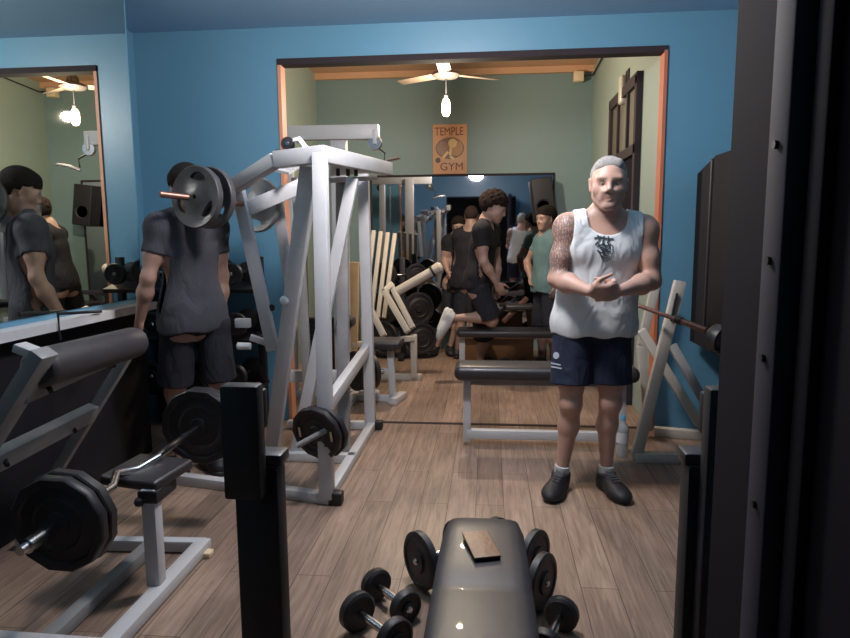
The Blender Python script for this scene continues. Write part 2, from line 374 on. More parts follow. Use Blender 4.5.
q = MB(); q.beam((X0 - 0.22, yf - 0.14, 0.03), (X0 + 0.22, yf - 0.14, 0.03), 0.05, 0.05); q.build('foot_bar', BLACKM, fb_)
def upright(xa, xb, pxl, pxr, top, side):
    Y = 1.52
    A = at(xa, 500, Y=Y); B_ = at(xb, 500, Y=Y); zt = at((xa + xb) / 2, top, Y=Y).z
    low = at((xa + xb) / 2, 497, Y=Y).z if side < 0 else 0.35
    q = MB(); q.box(((A.x + B_.x) / 2, Y, (zt + low) / 2), (B_.x - A.x, 0.05, zt - low), None, 0.008); u = q.build('upright', BLACKM, fb_)
    q = MB(); q.box(((A.x + B_.x) / 2, Y + 0.035, zt - 0.07), (B_.x - A.x, 0.03, 0.10), None, 0.006); q.build('bar_hook', BLACKM, u)
    A = at(pxl, 560, Y=Y + 0.06); B_ = at(pxr, 560, Y=Y + 0.06); z2 = at(pxl, 462, Y=Y + 0.06).z
    q = MB(); q.box(((A.x + B_.x) / 2, Y + 0.065, z2 / 2), (B_.x - A.x, 0.07, z2), None, 0.006); o = q.build('sleeve', BLACKM, fb_)
    xo = B_.x if side < 0 else A.x
    q = MB(); q.box(((A.x + B_.x) / 2, Y + 0.075, z2 + 0.012), (B_.x - A.x + 0.02, 0.075, 0.035), None, 0.01); q.build('sleeve_collar', VINYL, o)
    q = MB(); q.prism([(xo, Y + 0.03, z2 - 0.005), (xo, Y + 0.03, z2 - 0.10), (xo + side * 0.045, Y + 0.03, z2 - 0.10)], (0, 0.004, 0)); q.build('brace_plate', ALU, o, smooth=False)
    q = MB(); q.beam(((A.x + B_.x) / 2, 1.0, 0.03), ((A.x + B_.x) / 2, Y + 0.3, 0.03), 0.05, 0.05); q.build('base_rail', BLACKM, fb_)
    return (A.x + B_.x) / 2
ua = upright(228, 265, 242, 284, 384, -1); ub = upright(701, 736, 681, 722, 387, 1)
q = MB(); q.beam((ua, 1.2, 0.03), (ub, 1.2, 0.03), 0.05, 0.05); q.build('cross_rail', BLACKM, fb_)
# phone wallet on the pad
pw = at(481, 545, Z=0.465); F = Matrix.Rotation(R_(16), 3, 'Z') @ Matrix.Rotation(R_(2), 3, 'X')
ph = thing('phone', 'brown phone case lying on the black bench pad', 'phone', (pw.x, pw.y, 0.455))
rbox((pw.x, pw.y, 0.4605), (0.078, 0.155, 0.011), 0.004, mat('dark_phone_body', (0.02, 0.015, 0.013), 0.3), 'body', ph, F)
rbox((pw.x, pw.y, 0.468), (0.082, 0.158, 0.005), 0.002, mat('brown_leather', (0.20, 0.095, 0.045), 0.42, var=0.25, scale=25, bump=0.2), 'cover', ph, F, label='brown leather cover')

# dumbbells on the floor round the bench
p = at(421, 590, Z=0); dumbbell((p.x + 0.075, p.y + 0.08), R_(38), 0.115, 0.24, 'big round black dumbbell poking out left of the black bench pad', 'floor dumbbells by the bench')
p = at(527, 590, Z=0); dumbbell((p.x - 0.05, p.y + 0.12), R_(148), 0.108, 0.24, 'big round black dumbbell farther behind the right side of the bench pad', 'floor dumbbells by the bench')
p = at(532, 598, Z=0); dumbbell((p.x - 0.055, p.y - 0.02), R_(150), 0.108, 0.24, 'big round black dumbbell nearer beside the right side of the bench pad', 'floor dumbbells by the bench')
a_ = at(377, 600, Z=0); b_ = at(405, 622, Z=0); dumbbell(((a_.x + b_.x) / 2, (a_.y + b_.y) / 2), math.atan2(b_.y - a_.y, b_.x - a_.x), 0.062, 0.24, 'small black dumbbell with chrome handle, farther of the crossed pair left of the bench', 'floor dumbbells by the bench')
a_ = at(361, 632, Z=0); b_ = at(391, 655, Z=0); dumbbell(((a_.x + b_.x) / 2, (a_.y + b_.y) / 2), math.atan2(b_.y - a_.y, b_.x - a_.x), 0.070, 0.26, 'small black dumbbell nearest the bottom edge, left of the bench', 'floor dumbbells by the bench')
a_ = at(560, 632, Z=0); b_ = at(546, 662, Z=0); dumbbell(((a_.x + b_.x) / 2, (a_.y + b_.y) / 2), math.atan2(b_.y - a_.y, b_.x - a_.x), 0.062, 0.26, 'small black dumbbell with chrome handle on the floor right of the bench', 'floor dumbbells by the bench')

# ------------------------------------------------------------------ left foreground curl bench
cb = thing('preacher_bench', 'worn white steel preacher bench with long dark roller pad, at the left edge', 'exercise machine', (-1.7, 2.3, 0))
pN, pF = at(37, 369, Y=2.0), at(135, 342, Y=2.72)
d = (pF - pN).normalized(); r0 = 0.068
b = MB(); L = (pF - pN).length
b.lathe(pN, d, [(0.02, -0.004), (r0 * 0.8, 0), (r0 * 0.97, 0.012), (r0, 0.03), (r0, L * 0.5), (r0, L - 0.03), (r0 * 0.97, L - 0.012), (r0 * 0.8, L), (0.02, L + 0.004)], 32); b.build('roller_pad', VINYLG, cb)
MB().tube(pN - d * 0.06, pF + d * 0.05, 0.016).build('roller_axle', WORNW, cb)
MB().lathe(pF + d * 0.03, d, [(0.01, 0), (0.034, 0.002), (0.036, 0.018), (0.02, 0.024)], 20).build('end_cap', CLOTHW, cb)
def rail(name, a, c, w_=0.045, h_=0.07, m=WORNW, par=cb, up=(0.35, 0, 1)):
    q = MB(); q.beam(a, c, w_, h_, up); return q.build(name, m, par)
rail('top_rail', at(22, 396, Y=1.98), at(131, 349, Y=2.72), 0.04, 0.05)
rail('lower_rail', at(-22, 470, Y=1.95), at(92, 412, Y=2.72), 0.05, 0.075)
rail('near_side_bar', at(45, 352, Y=1.97), at(-28, 470, Y=1.97), 0.05, 0.085, up=(0, 1, 0))
q = MB(); q.box(at(30, 351, Y=1.97), (0.085, 0.06, 0.03), Matrix.Rotation(R_(20), 3, 'Y'), 0.006); q.build('bar_cap', WHITEM, cb)
fs = rail('far_side_bar', at(133, 346, Y=2.74), at(44, 492, Y=2.76), 0.045, 0.04, up=(0, 1, 0))
lo = at(44, 492, Y=2.76)
rail('far_foot', lo, (lo.x - 0.05, 2.76, 0.03), 0.05, 0.05, up=(0, 1, 0))
lo2 = at(-28, 470, Y=1.97); rail('near_foot', lo2, (lo2.x - 0.02, 2.0, 0.03), 0.05, 0.05, up=(0, 1, 0))
for px, py, yy in ((47, 385, 2.12), (110, 361, 2.6), (72, 426, 2.58), (4, 458, 2.1)):
    p = at(px, py, Y=yy - 0.03); q = MB(); q.tube(p, p + Vector((0.035, -0.03, -0.015)), 0.009, seg=10); q.build('bolt', BLACKM, cb)
# base frame
B1, B2 = Vector((-1.27, 2.66, 0.03)), Vector((-1.27, 1.72, 0.03)); IN1, IN2 = Vector((-1.50, 2.64, 0.03)), Vector((-1.50, 1.80, 0.03))
rail('base_side_rail', B1, B2, 0.065, 0.05, WHITEM, up=(0, 0, 1)); rail('base_back_rail', (-1.26, 2.64, 0.031), (-2.12, 2.60, 0.031), 0.05, 0.05, WHITEM, up=(0, 0, 1))
rail('base_inner_rail', IN1, IN2, 0.055, 0.05, WORNW, up=(0, 0, 1)); rail('base_front_rail', (-1.26, 1.90, 0.031), (-2.12, 1.92, 0.031), 0.05, 0.05, WHITEM, up=(0, 0, 1))
q = MB(); q.box((-1.235, 2.6, 0.012), (0.05, 0.05, 0.024), None, 0.004); q.build('rubber_foot', CREAMP, cb)
pt = at(150, 480, Y=2.28); rail('seat_post', (pt.x, 2.28, 0.05), (pt.x, 2.28, pt.z - 0.03), 0.055, 0.055, WHITEM, up=(0, 1, 0))
q = MB(); p = at(139, 502, Y=2.25); q.tube(p, p + Vector((0.05, 0, 0.01)), 0.006, seg=10); q.lathe(p, (-1, -0.4, 0), [(0.004, -0.018), (0.016, -0.012), (0.019, 0), (0.016, 0.012), (0.004, 0.018)], 18); q.build('knob', BLACKM, cb)
sp = at(150, 470, Y=2.42)
rbox((sp.x + 0.0, 2.40, sp.z - 0.0), (0.27, 0.24, 0.045), 0.018, VINYL, 'seat_pad', cb, Matrix.Rotation(R_(-12), 3, 'Z') @ Matrix.Rotation(R_(4), 3, 'X'))
q = MB(); q.box((pt.x, 2.33, sp.z - 0.045), (0.08, 0.16, 0.05), None, 0.006); q.build('seat_bracket', DARKM, cb)

# EZ barbell
eb = thing('curl_barbell', 'chrome zigzag curl bar loaded with black twelve-sided plates at both ends', 'barbell', (-1.47, 2.55, 0.42))
eL, eR = at(62, 522, Z=0.46), at(203, 424, Z=0.50)
ax = (eR - eL).normalized(); sd = Vector((ax.y, -ax.x, 0)) * -1
pts = [eL - ax * 0.19]
Lb = (eR - eL).length
for t_, o_ in ((0.0, 0), (0.28, 0), (0.36, 0.035), (0.44, 0.0), (0.54, -0.035), (0.64, 0.0), (0.72, 0.0), (1.0, 0)): pts.append(eL + ax * Lb * t_ + sd * o_ + Vector((0, 0, abs(o_) * 0.5)))
pts.append(eR + ax * 0.12)
q = MB(); q.path(pts, 0.016, 16); bar = q.build('bar', CHROME, eb)
for e_, s_ in ((eL, -1), (eR, 1)):
    q = MB(); q.lathe(e_ + ax * s_ * 0.06, ax * s_, [(0.012, -0.10), (0.024, -0.10), (0.024, 0.10 if s_ < 0 else 0.05), (0.012, 0.102 if s_ < 0 else 0.052)], 20); q.build('sleeve', CHROME, eb)
for k, (e_, s_, RR) in enumerate(((eL, -1, 0.172), (eR, 1, 0.188))):
    for j in range(2):
        cc = e_ + ax * s_ * (-0.035 + j * 0.045) * 1.0
        round_plate('weight_plate', RUBBER, cc, -ax, RR * (1 - 0.02 * j), 0.042, eb, seg=12, phase=R_(10 + 4 * j))
# ------------------------------------------------------------------ tall white lever machine
lm = thing('lever_machine', 'tall white steel lever machine with slanted frame bars, left of centre', 'exercise machine', (-1.1, 3.9, 0))
ctr = lambda n, a, c, w_=0.065, h_=0.065, m=WHITEM, up=(0, 1, 0), lab=None: MB().beam(a, c, w_, h_, up).build(n, m, lm, label=lab)
TP = at(320, 154, Y=3.36); FX = TP.x + 0.0
fp0 = at(327, 498, Z=0.03)
ctr('front_post', (fp0.x, fp0.y + 0.0, 0.03), (TP.x, 3.36, TP.z), 0.07, 0.075)
bp0 = at(372, 425, Z=0.03); bpt = at(363, 174, Y=bp0.y); ctr('rear_post', (bp0.x - 0.01, bp0.y, 0.03), bpt, 0.075, 0.06)
tb = at(388, 169, Y=4.55)
ctr('top_side_beam', (TP.x, 3.36, TP.z), tb, 0.07, 0.085, up=(0, 0, 1))
tl = at(276, 160, Y=3.42); ctr('top_front_beam', (TP.x + 0.03, 3.36, TP.z), tl, 0.07, 0.085, up=(0, 0, 1))
tl2 = at(233, 187, Y=3.62); ctr('top_slope_beam', tl, tl2, 0.06, 0.075, up=(0, 0, 1))
ctr('left_upright', at(237, 184, Y=3.66), at(273, 350, Y=3.72), 0.065, 0.06)
ctr('left_foot_bar', at(273, 346, Y=3.72), at(292, 352, Y=3.75), 0.04, 0.04)
ctr('left_stub', at(250, 337, Y=3.70), at(293, 352, Y=3.78), 0.035, 0.035)
ctr('diagonal_post', at(309, 166, Y=3.45), at(271, 458, Y=3.84), 0.085, 0.06)
ctr('inner_guide', at(318, 168, Y=3.6), at(292, 330, Y=3.9), 0.03, 0.03)
ctr('diagonal_guide', at(353, 178, Y=3.95), at(296, 452, Y=3.86), 0.07, 0.05)
ctr('rear_guide', at(342, 178, Y=4.2), at(344, 452, Y=3.9), 0.075, 0.05, m=WORNW)
ctr('short_guide', at(277, 196, Y=3.9), at(292, 300, Y=3.95), 0.06, 0.05)
ctr('upper_cross_beam', at(325, 181, Y=4.0), at(374, 178, Y=4.5), 0.06, 0.03, up=(0, 0, 1))
ctr('left_brace', at(296, 178, Y=4.0), at(312, 460, Y=3.86), 0.05, 0.05, m=WORNW)
q = MB(); q.prism([at(271, 171, Y=3.70), at(285, 166, Y=3.95), at(306, 164, Y=3.95), at(289, 175, Y=3.62)], (0, 0, 0.015)); q.build('top_gusset', WHITEM, lm, smooth=False)
q = MB(); q.prism([at(331, 165, Y=3.75), at(372, 173, Y=4.35), at(330, 176, Y=4.35)], (0, 0, 0.015)); q.build('rear_gusset', WHITEM, lm, smooth=False)
for px in (283, 299): q = MB(); p = at(px, 165, Y=3.5); q.tube(p + Vector((0, 0, 0.03)), p, 0.010, seg=10); q.build('bolt', BLACKM, lm)
for px in (338, 348, 356): q = MB(); p = at(px, 176, Y=3.95); q.tube(p + Vector((0, 0, 0.05)), p, 0.012, seg=10); q.build('bolt', BLACKM, lm)
# base
ctr('base_front_rail', at(178, 478, Z=0.03), (fp0.x + 0.02, fp0.y, 0.03), 0.06, 0.055, up=(0, 0, 1))
ctr('base_cross_rail', at(262, 455, Z=0.03), at(356, 458, Z=0.03), 0.06, 0.055, up=(0, 0, 1))
ctr('base_side_rail', (fp0.x, fp0.y, 0.03), (bp0.x, bp0.y, 0.03), 0.055, 0.055, up=(0, 0, 1))
ctr('base_rear_rail', (bp0.x, bp0.y, 0.031), (bp0.x - 0.62, bp0.y - 0.02, 0.031), 0.055, 0.055, up=(0, 0, 1))
ctr('mid_cross_rail', at(288, 376, Y=4.0), at(350, 376, Y=4.0), 0.05, 0.075, up=(0, 0, 1))
ctr('lower_diagonal_brace', at(366, 350, Y=4.5), (fp0.x + 0.0, fp0.y + 0.03, at(331, 409, Y=fp0.y).z), 0.05, 0.075, up=(0, 0, 1))
q = MB(); q.box((fp0.x + 0.055, fp0.y, 0.035), (0.06, 0.07, 0.068), None, 0.01); q.build('rubber_foot', RUBBER, lm)
q = MB(); q.box((bp0.x + 0.05, bp0.y, 0.035), (0.06, 0.065, 0.06), None, 0.01); q.build('rubber_foot', RUBBER, lm)
# lever arm with its sleeve
lev = ctr('lever_arm', at(240, 212, Y=3.68), at(301, 186, Y=3.80), 0.05, 0.085, up=(0, 0, 1))
MB().tube(at(302, 184, Y=3.8), at(309, 186, Y=3.82), 0.035).build('pivot', WORNW, lev)
sA, sB = at(160, 194, Y=3.28), at(243, 204, Y=3.60)
MB().tube(sA, sB, 0.017).build('weight_sleeve', RUST, lev)
dd = (sB - sA).normalized()
# knobs on the left upright
for (px, py, y_) in ((224, 325, 3.75),): q = MB(); p = at(px, py, Y=y_); q.box(at(243, 323, Y=3.7), (0.09, 0.04, 0.055), None, 0.006); q.build('catch_block', WHITEM, lm)
q = MB(); q.lathe(at(243, 346, Y=3.66), (-1, 0, 0), [(0.006, -0.05), (0.02, -0.045), (0.022, 0.03), (0.008, 0.04)], 16); q.build('peg', CLOTHW, lm)
q = MB(); q.lathe(at(285, 300, Y=3.6), (0.1, -1, 0), [(0.006, -0.03), (0.024, -0.02), (0.026, 0.02), (0.012, 0.03)], 18); q.build('peg', CLOTHW, lm)
q = MB(); q.tube(at(262, 305, Y=3.8), at(272, 308, Y=3.72), 0.02, seg=14); q.build('bumper', BLACKM, lm)
# lower weight horn
hA, hB = at(297, 446, Y=3.12), at(332, 427, Y=fp0.y - 0.02); MB().tube(hA, hB, 0.015).build('lower_weight_horn', WORNW, lm)
hd_ = (hA - hB).normalized()
# plates hung on the machine, each liftable
def hung(label, grp, fn, *a, **k):
    c = Vector(a[1]); t = thing('weight_plate', label, 'weight plate', c - Vector((0, 0, a[3])), grp)
    fn('disc', *a, t, **k); return t
hung('grey cast-iron three-hole plate outermost on the lever sleeve, hiding the man\'s head', 'plates on the lever machine', grip_plate, IRON, at(197, 197, Y=3.38), -dd * 1 + Vector((0.1, -1.1, 0)), 0.165, 0.04, rot0=R_(80))
hung('grey cast-iron plate second from the outside on the lever sleeve', 'plates on the lever machine', grip_plate, IRON, at(210, 198, Y=3.43), -dd + Vector((0.1, -1.1, 0)), 0.165, 0.04, rot0=R_(70))
hung('pale grey three-hole plate behind the lever arm, nearest the frame', 'plates on the lever machine', grip_plate, mat('pale_cast_iron', (0.20, 0.20, 0.205), 0.4, 0.3, var=0.2, scale=20), at(257, 205, Y=3.86), -dd + Vector((0.1, -1.0, 0)), 0.165, 0.035, rot0=R_(20))
pd = (hd_ + Vector((0.35, -1.1, 0.1))).normalized()
hung('black twelve-sided plate on the low horn of the lever machine, front one', 'plates on the lever machine', round_plate, RUBBER, at(317, 433, Y=3.20), pd * 1, 0.148, 0.035, seg=12, slots=False)
hung('black twelve-sided plate on the low horn of the lever machine, rear one', 'plates on the lever machine', round_plate, RUBBER, at(323, 431, Y=3.25), pd * 1, 0.150, 0.035, seg=12)
# slot marks of the front disc
F = frame(pd); c0 = at(317, 433, Y=3.20)
for s_ in (-1, 1):
    p = c0 + pd * 0.014 + F @ Vector((s_ * 0.10, 0.0, 0)); 
fpl = [o for o in bpy.data.objects if o.name.startswith('weight_plate') and 'front one' in o.get('label', '')][0]
q = MB()
for s_ in (-1, 1):
    q = MB(); q.box(c0 + pd * 0.016 + F @ Vector((s_ * 0.098, 0.0, 0)), (0.012, 0.055, 0.006), F, 0.002); q.build('grip_slot', CREAMP, [c for c in fpl.children][0], label='pale slot in the black plate')
# pulley and towel on top
pl = thing('cable_pulley', 'small black pulley wheel lying on top of the white lever machine', 'pulley', at(288, 151, Y=3.5))
c = at(288, 144, Y=3.46)
MB().lathe(c, (0.1, -1, 0.05), [(0.01, -0.02), (0.032, -0.02), (0.036, -0.012), (0.028, 0), (0.036, 0.012), (0.032, 0.02), (0.01, 0.02)], 24).build('wheel', RUBBER, pl)
MB().lathe(c + Vector((0, -0.022, 0)), (0.1, -1, 0.05), [(0.004, -0.004), (0.013, 0), (0.01, 0.006)], 16).build('hub', CHROME, pl)
MB().box(c + Vector((-0.01, 0.0, -0.038)), (0.11, 0.05, 0.016), None, 0.004).build('bracket', DARKM, pl)
q = MB(); pts2 = [at(x_, y_, Y=3.40) for x_, y_ in ((295, 139), (300, 138), (306, 146), (311, 150), (318, 148), (324, 149))]
for k, p in enumerate(pts2): pass
rows = [[p + Vector((0, -0.04, 0)) for p in pts2], [p + Vector((0, 0.0, 0.008)) for p in pts2], [p + Vector((0, 0.05, 0.0)) for p in pts2]]
V = [[q.bm.verts.new(p) for p in r] for r in rows]; V2 = [[q.bm.verts.new(p - Vector((0, 0, 0.018))) for p in r] for r in rows]
for g, f in ((V, 1), (V2, -1)):
    for i in range(2):
        for j in range(5): q.bm.faces.new((g[i][j], g[i][j + 1], g[i + 1][j + 1], g[i + 1][j]))
ring = lambda g: g[0] + [g[1][5]] + list(reversed(g[2])) + [g[1][0]]
ra, rb = ring(V), ring(V2)
for i in range(len(ra)): q.bm.faces.new((ra[i], ra[(i + 1) % len(ra)], rb[(i + 1) % len(ra)], rb[i]))
tw = q.build('towel', CLOTHW, None); tag(tw, 'crumpled white cloth draped over the top of the white lever machine', 'cloth')

# ------------------------------------------------------------------ front bench behind the man, with rack frame at the right
wb = thing('flat_bench', 'long black padded flat bench with low white steel frame behind the man', 'bench', (0.35, 4.2, 0))
l0 = at(467, 444, Z=0.0); bz = at(470, 362, Y=l0.y).z; b1 = at(642, 372, Y=4.2)
q = MB(); y_ = l0.y
prof = []
rbox(((at(455, 372, Y=y_).x + 0.95) / 2, y_, bz - 0.055), (0.95 - at(455, 372, Y=y_).x, 0.27, 0.10), 0.045, VINYL, 'seat_pad', wb, seg=6)
MB().beam((l0.x, y_, 0.02), (l0.x, y_, bz - 0.10), 0.05, 0.05, (0, 1, 0)).build('leg', WHITEM, wb)
MB().beam((0.86, y_, 0.02), (0.86, y_, bz - 0.10), 0.05, 0.05, (0, 1, 0)).build('leg', WHITEM, wb)
MB().beam((l0.x, y_, 0.075), (0.86, y_, 0.075), 0.055, 0.06).build('bottom_rail', WHITEM, wb)
MB().beam((l0.x, y_, bz - 0.125), (0.86, y_, bz - 0.125), 0.04, 0.05).build('top_rail', WORNW, wb)

rk = thing('barbell_rack', 'white steel triangular barbell rack at the right wall beside the man', 'rack', (1.1, 4.2, 0))
RB = lambda n, a, c, w_=0.06, h_=0.06, m=CREAMM, up=(0, 1, 0): MB().beam(a, c, w_, h_, up).build(n, m, rk)
RB('front_upright', at(636, 457, Z=0.03), at(680, 281, Y=4.02), 0.065, 0.05)
RB('base_front_rail', at(634, 457, Z=0.03), (1.50, 3.98, 0.03), up=(0, 0, 1))
RB('base_rear_rail', at(654, 431, Z=0.03), (1.50, 4.45, 0.03), up=(0, 0, 1))
RB('rear_brace', at(641, 330, Y=4.25), at(700, 425, Y=4.2), 0.055, 0.05)
RB('rear_upright', at(641, 345, Y=4.45), at(656, 283, Y=4.45), 0.055, 0.05)
RB('rear_upright_lower', at(641, 345, Y=4.45), at(648, 430, Y=4.5), 0.055, 0.05)
RB('side_brace', at(672, 345, Y=4.35), at(712, 415, Y=4.2), 0.055, 0.05, WORNW)
q = MB(); q.beam(at(677, 293, Y=3.98), at(671, 321, Y=3.98), 0.02, 0.012); q.build('bar_catch', DARKM, rk)
bb = thing('barbell', 'rusty brown barbell lying slanted across the white rack', 'barbell', at(672, 318, Y=3.9))
A, B_ = at(637, 305, Y=4.0), at(708, 331, Y=3.6)
MB().tube(A, B_, 0.013).build('bar', RUST, bb)
dd2 = (B_ - A).normalized(); MB().tube(A + dd2 * (B_ - A).length * 0.58, A + dd2 * (B_ - A).length * 0.66, 0.022).build('collar', DARKM, bb)
MB().tube(A + dd2 * (B_ - A).length * 0.66, A + dd2 * (B_ - A).length * 0.98, 0.018).build('sleeve', RUST, bb)
B_ = B_ + Vector((0.03, 0, -0.03)); hp = thing('weight_plate', 'dark iron plate on the near end of the rusty barbell', 'weight plate', B_ - Vector((0, 0, 0.1)))
round_plate('disc', IRON, B_ + dd2 * 0.03, dd2, 0.075, 0.06, hp)

# water bottle
wp = at(622, 456, Z=0)
wbt = thing('water_bottle', 'clear and white plastic water bottle with blue cap standing on the floor', 'bottle', (wp.x, wp.y, 0))
def glassy(name, col):
    m = mat(name, col, 0.12); m.node_tree.nodes['Principled BSDF'].inputs['Transmission Weight'].default_value = 0.55; return m
MB().lathe((wp.x, wp.y, 0), (0, 0, 1), [(0.01, 0.004), (0.034, 0.002), (0.037, 0.012), (0.037, 0.07), (0.034, 0.08), (0.037, 0.09), (0.037, 0.17), (0.030, 0.20), (0.015, 0.225), (0.013, 0.24)], 28).build('body', glassy('bottle_plastic', (0.75, 0.80, 0.83)), wbt)
MB().lathe((wp.x, wp.y, 0), (0, 0, 1), [(0.0378, 0.09), (0.0378, 0.16)], 28, closed=False).build('wrapper', CLOTHW, wbt)
MB().lathe((wp.x, wp.y, 0.238), (0, 0, 1), [(0.006, 0), (0.017, 0.0), (0.017, 0.022), (0.014, 0.026), (0.003, 0.027)], 24).build('cap', mat('blue_cap', (0.12, 0.42, 0.66), 0.4), wbt)

# ------------------------------------------------------------------ dumbbell rack in the back left corner
dr_ = thing('dumbbell_rack', 'dark dumbbell rack in the back left corner behind the man', 'rack', (-1.95, 4.45, 0))
for z in (0.30, 0.68, 1.04): MB().box((-2.06, 4.5, z), (0.86, 0.24, 0.03), Matrix.Rotation(R_(12), 3, 'X'), 0.004).build('shelf', BLACKM, dr_)
for x_ in (-2.46, -1.66): MB().beam((x_, 4.58, 0.0), (x_, 4.58, 1.25), 0.05, 0.05, (0, 1, 0)).build('upright', BLACKM, dr_)
i = 0
places = ('left end of the top shelf', 'second from left on the top shelf', 'third from left on the top shelf', 'right end of the top shelf',
          'left end of the middle shelf', 'second from left on the middle shelf', 'third from left on the middle shelf', 'right end of the middle shelf',
          'left end of the bottom shelf', 'second from left on the bottom shelf', 'third from left on the bottom shelf', 'right end of the bottom shelf')
for z in (1.04, 0.68, 0.30):
    for x_ in (-2.36, -2.16, -1.96, -1.76):
        dumbbell((x_, 4.46), R_(86 + 6 * math.sin(i * 2.1)), 0.075 + 0.008 * (i % 3), 0.30, 'black dumbbell on the corner rack, ' + places[i], 'dumbbells on the corner rack', zc=z + 0.10 + 0.008 * (i % 3)); i += 1

# ------------------------------------------------------------------ back room objects
# TEMPLE GYM poster
x0, x1 = at(433, 150, Y=YF).x, at(467, 150, Y=YF).x; z1, z0 = at(450, 124.5, Y=YF).z, at(450, 174, Y=YF).z
ps = thing('poster', 'orange poster reading TEMPLE GYM high on the green far wall', 'poster', ((x0 + x1) / 2, YF, z0))
MB().box(((x0 + x1) / 2, YF - 0.008, (z0 + z1) / 2), (x1 - x0, 0.014, z1 - z0), None, 0.002).build('board', mat('orange_poster', (0.66, 0.36, 0.20), 0.4, var=0.1), ps)
INK = mat('brown_ink', (0.16, 0.04, 0.02), 0.5); GOLD = mat('pale_gold_ink', (0.80, 0.58, 0.28), 0.5); GREYI = mat('grey_brown_ink', (0.22, 0.14, 0.10), 0.5)
def letters(txt, cx, cz, wd, ht, m, name, parent, y):
    cu = bpy.data.curves.new('t', 'FONT'); cu.body = txt; cu.size = 1; cu.extrude = 0.01; cu.align_x = 'CENTER'; cu.align_y = 'CENTER'; cu.offset = 0.0
    o = bpy.data.objects.new('t', cu); C.objects.link(o); dg = bpy.context.evaluated_depsgraph_get(); me = bpy.data.meshes.new_from_object(o.evaluated_get(dg))
    bpy.data.objects.remove(o); vs = np.array([v.co[:] for v in me.vertices]); mn, mx = vs.min(0), vs.max(0); c = (mn + mx) / 2; s = np.array([wd / (mx[0] - mn[0]), ht / (mx[1] - mn[1])])
    for v in me.vertices: v.co = Vector((cx + (v.co.x - c[0]) * s[0], y - (0.001 if v.co.z > 0 else 0), cz + (v.co.y - c[1]) * s[1]))
    me.name = name; me.materials.clear(); me.materials.append(m); return link(name, me, parent)
W = x1 - x0; H = z1 - z0; cx = (x0 + x1) / 2; yy = YF - 0.0165
letters('TEMPLE', cx - 0.01, z1 - 0.14 * H, W * 0.84, H * 0.16, INK, 'lettering', ps, yy)
letters('GYM', cx + 0.02, z0 + 0.15 * H, W * 0.66, H * 0.155, INK, 'lettering', ps, yy)
def disc(name, cx_, cz_, rx, rz, m, y, parent=ps):
    q = MB(); vs = [q.bm.verts.new((cx_ + rx * math.cos(a), y, cz_ + rz * math.sin(a))) for a in [2 * math.pi * k / 32 for k in range(32)]]; q.bm.faces.new(vs); return q.build(name, m, parent, smooth=False)
em = disc('emblem', cx, z0 + 0.52 * H, W * 0.42, H * 0.22, GREYI, yy)
disc('emblem_feather', cx + W * 0.17, z0 + 0.52 * H, W * 0.21, H * 0.16, mat('ochre_ink', (0.50, 0.28, 0.14), 0.5), yy - 0.001, em)
disc('emblem_feather', cx - W * 0.2, z0 + 0.52 * H, W * 0.18, H * 0.14, mat('brown_grey_ink', (0.33, 0.2, 0.15), 0.5), yy - 0.001, em)
disc('emblem_figure', cx + W * 0.08, z0 + 0.62 * H, W * 0.13, H * 0.09, GOLD, yy - 0.002, em)
q = MB()
for a_, c_ in (((cx + W * .04, z0 + .56 * H), (cx, z0 + .38 * H)), ((cx - .05 * W, z0 + .45 * H), (cx - .2 * W, z0 + .33 * H)), ((cx, z0 + .36 * H), (cx + .12 * W, z0 + .30 * H))):
    q.beam((a_[0], yy - 0.002, a_[1]), (c_[0], yy - 0.002, c_[1]), 0.07 * W, 0.001, (0, 1, 0), 0)
q.build('emblem_body', GOLD, em)
disc('round_seal', cx - W * 0.35, z0 + 0.28 * H, W * 0.075, H * 0.055, mat('dark_seal', (0.08, 0.06, 0.05), 0.5), yy - 0.001)
# ceiling fan with bulb
fx, fy = BULB[0], 6.1
hubz = at(446, 72, Y=fy).z; fx = at(446, 75, Y=fy).x
fn = thing('ceiling_fan', 'ceiling fan with dark hub and long blades hanging in the back room', 'fan', (fx, fy, ZC2))
FANM = mat('grey_fan_metal', (0.06, 0.05, 0.045), 0.5, 0.3)
MB().tube((fx, fy, hubz + 0.06), (fx, fy, ZC2), 0.014).build('rod', FANM, fn)
MB().lathe((fx, fy, hubz), (0, 0, 1), [(0.02, -0.06), (0.10, -0.05), (0.125, -0.03), (0.12, -0.01), (0.06, 0.015), (0.05, 0.06), (0.035, 0.08), (0.015, 0.085)], 32).build('hub', FANM, fn)
for k in range(3):
    a = R_(30 + 120 * k); e = Vector((math.cos(a), math.sin(a), 0))
    q = MB(); q.box(Vector((fx, fy, hubz - 0.02)) + e * 0.33, (0.40, 0.11, 0.008), Matrix.Rotation(a, 3, 'Z') @ Matrix.Rotation(R_(10), 3, 'X'), 0.003); q.build('blade', mat('tan_fan_blade', (0.15, 0.11, 0.08), 0.6), fn)
MB().tube((fx, fy, BULB[2] + 0.07), (fx, fy, hubz - 0.05), 0.006).build('cord', DARKM, fn)
bo = thing('light_bulb', 'bright warm bulb hanging below the ceiling fan', 'light bulb', (fx, fy, BULB[2] - 0.07))
MB().lathe((fx, fy, BULB[2]), (0, 0, 1), [(0.004, -0.085), (0.025, -0.078), (0.038, -0.05), (0.04, 0), (0.034, 0.045), (0.022, 0.07)], 24).build('glass', emis('bulb_glow', (1.0, 0.80, 0.45), 14), bo)
MB().lathe((fx, fy, BULB[2] + 0.07), (0, 0, 1), [(0.02, 0), (0.02, 0.03), (0.008, 0.04)], 16).build('socket', DARKM, bo)
bpy.data.objects['fan_bulb_light'].location = (fx, fy - 0.12, BULB[2] - 0.02)
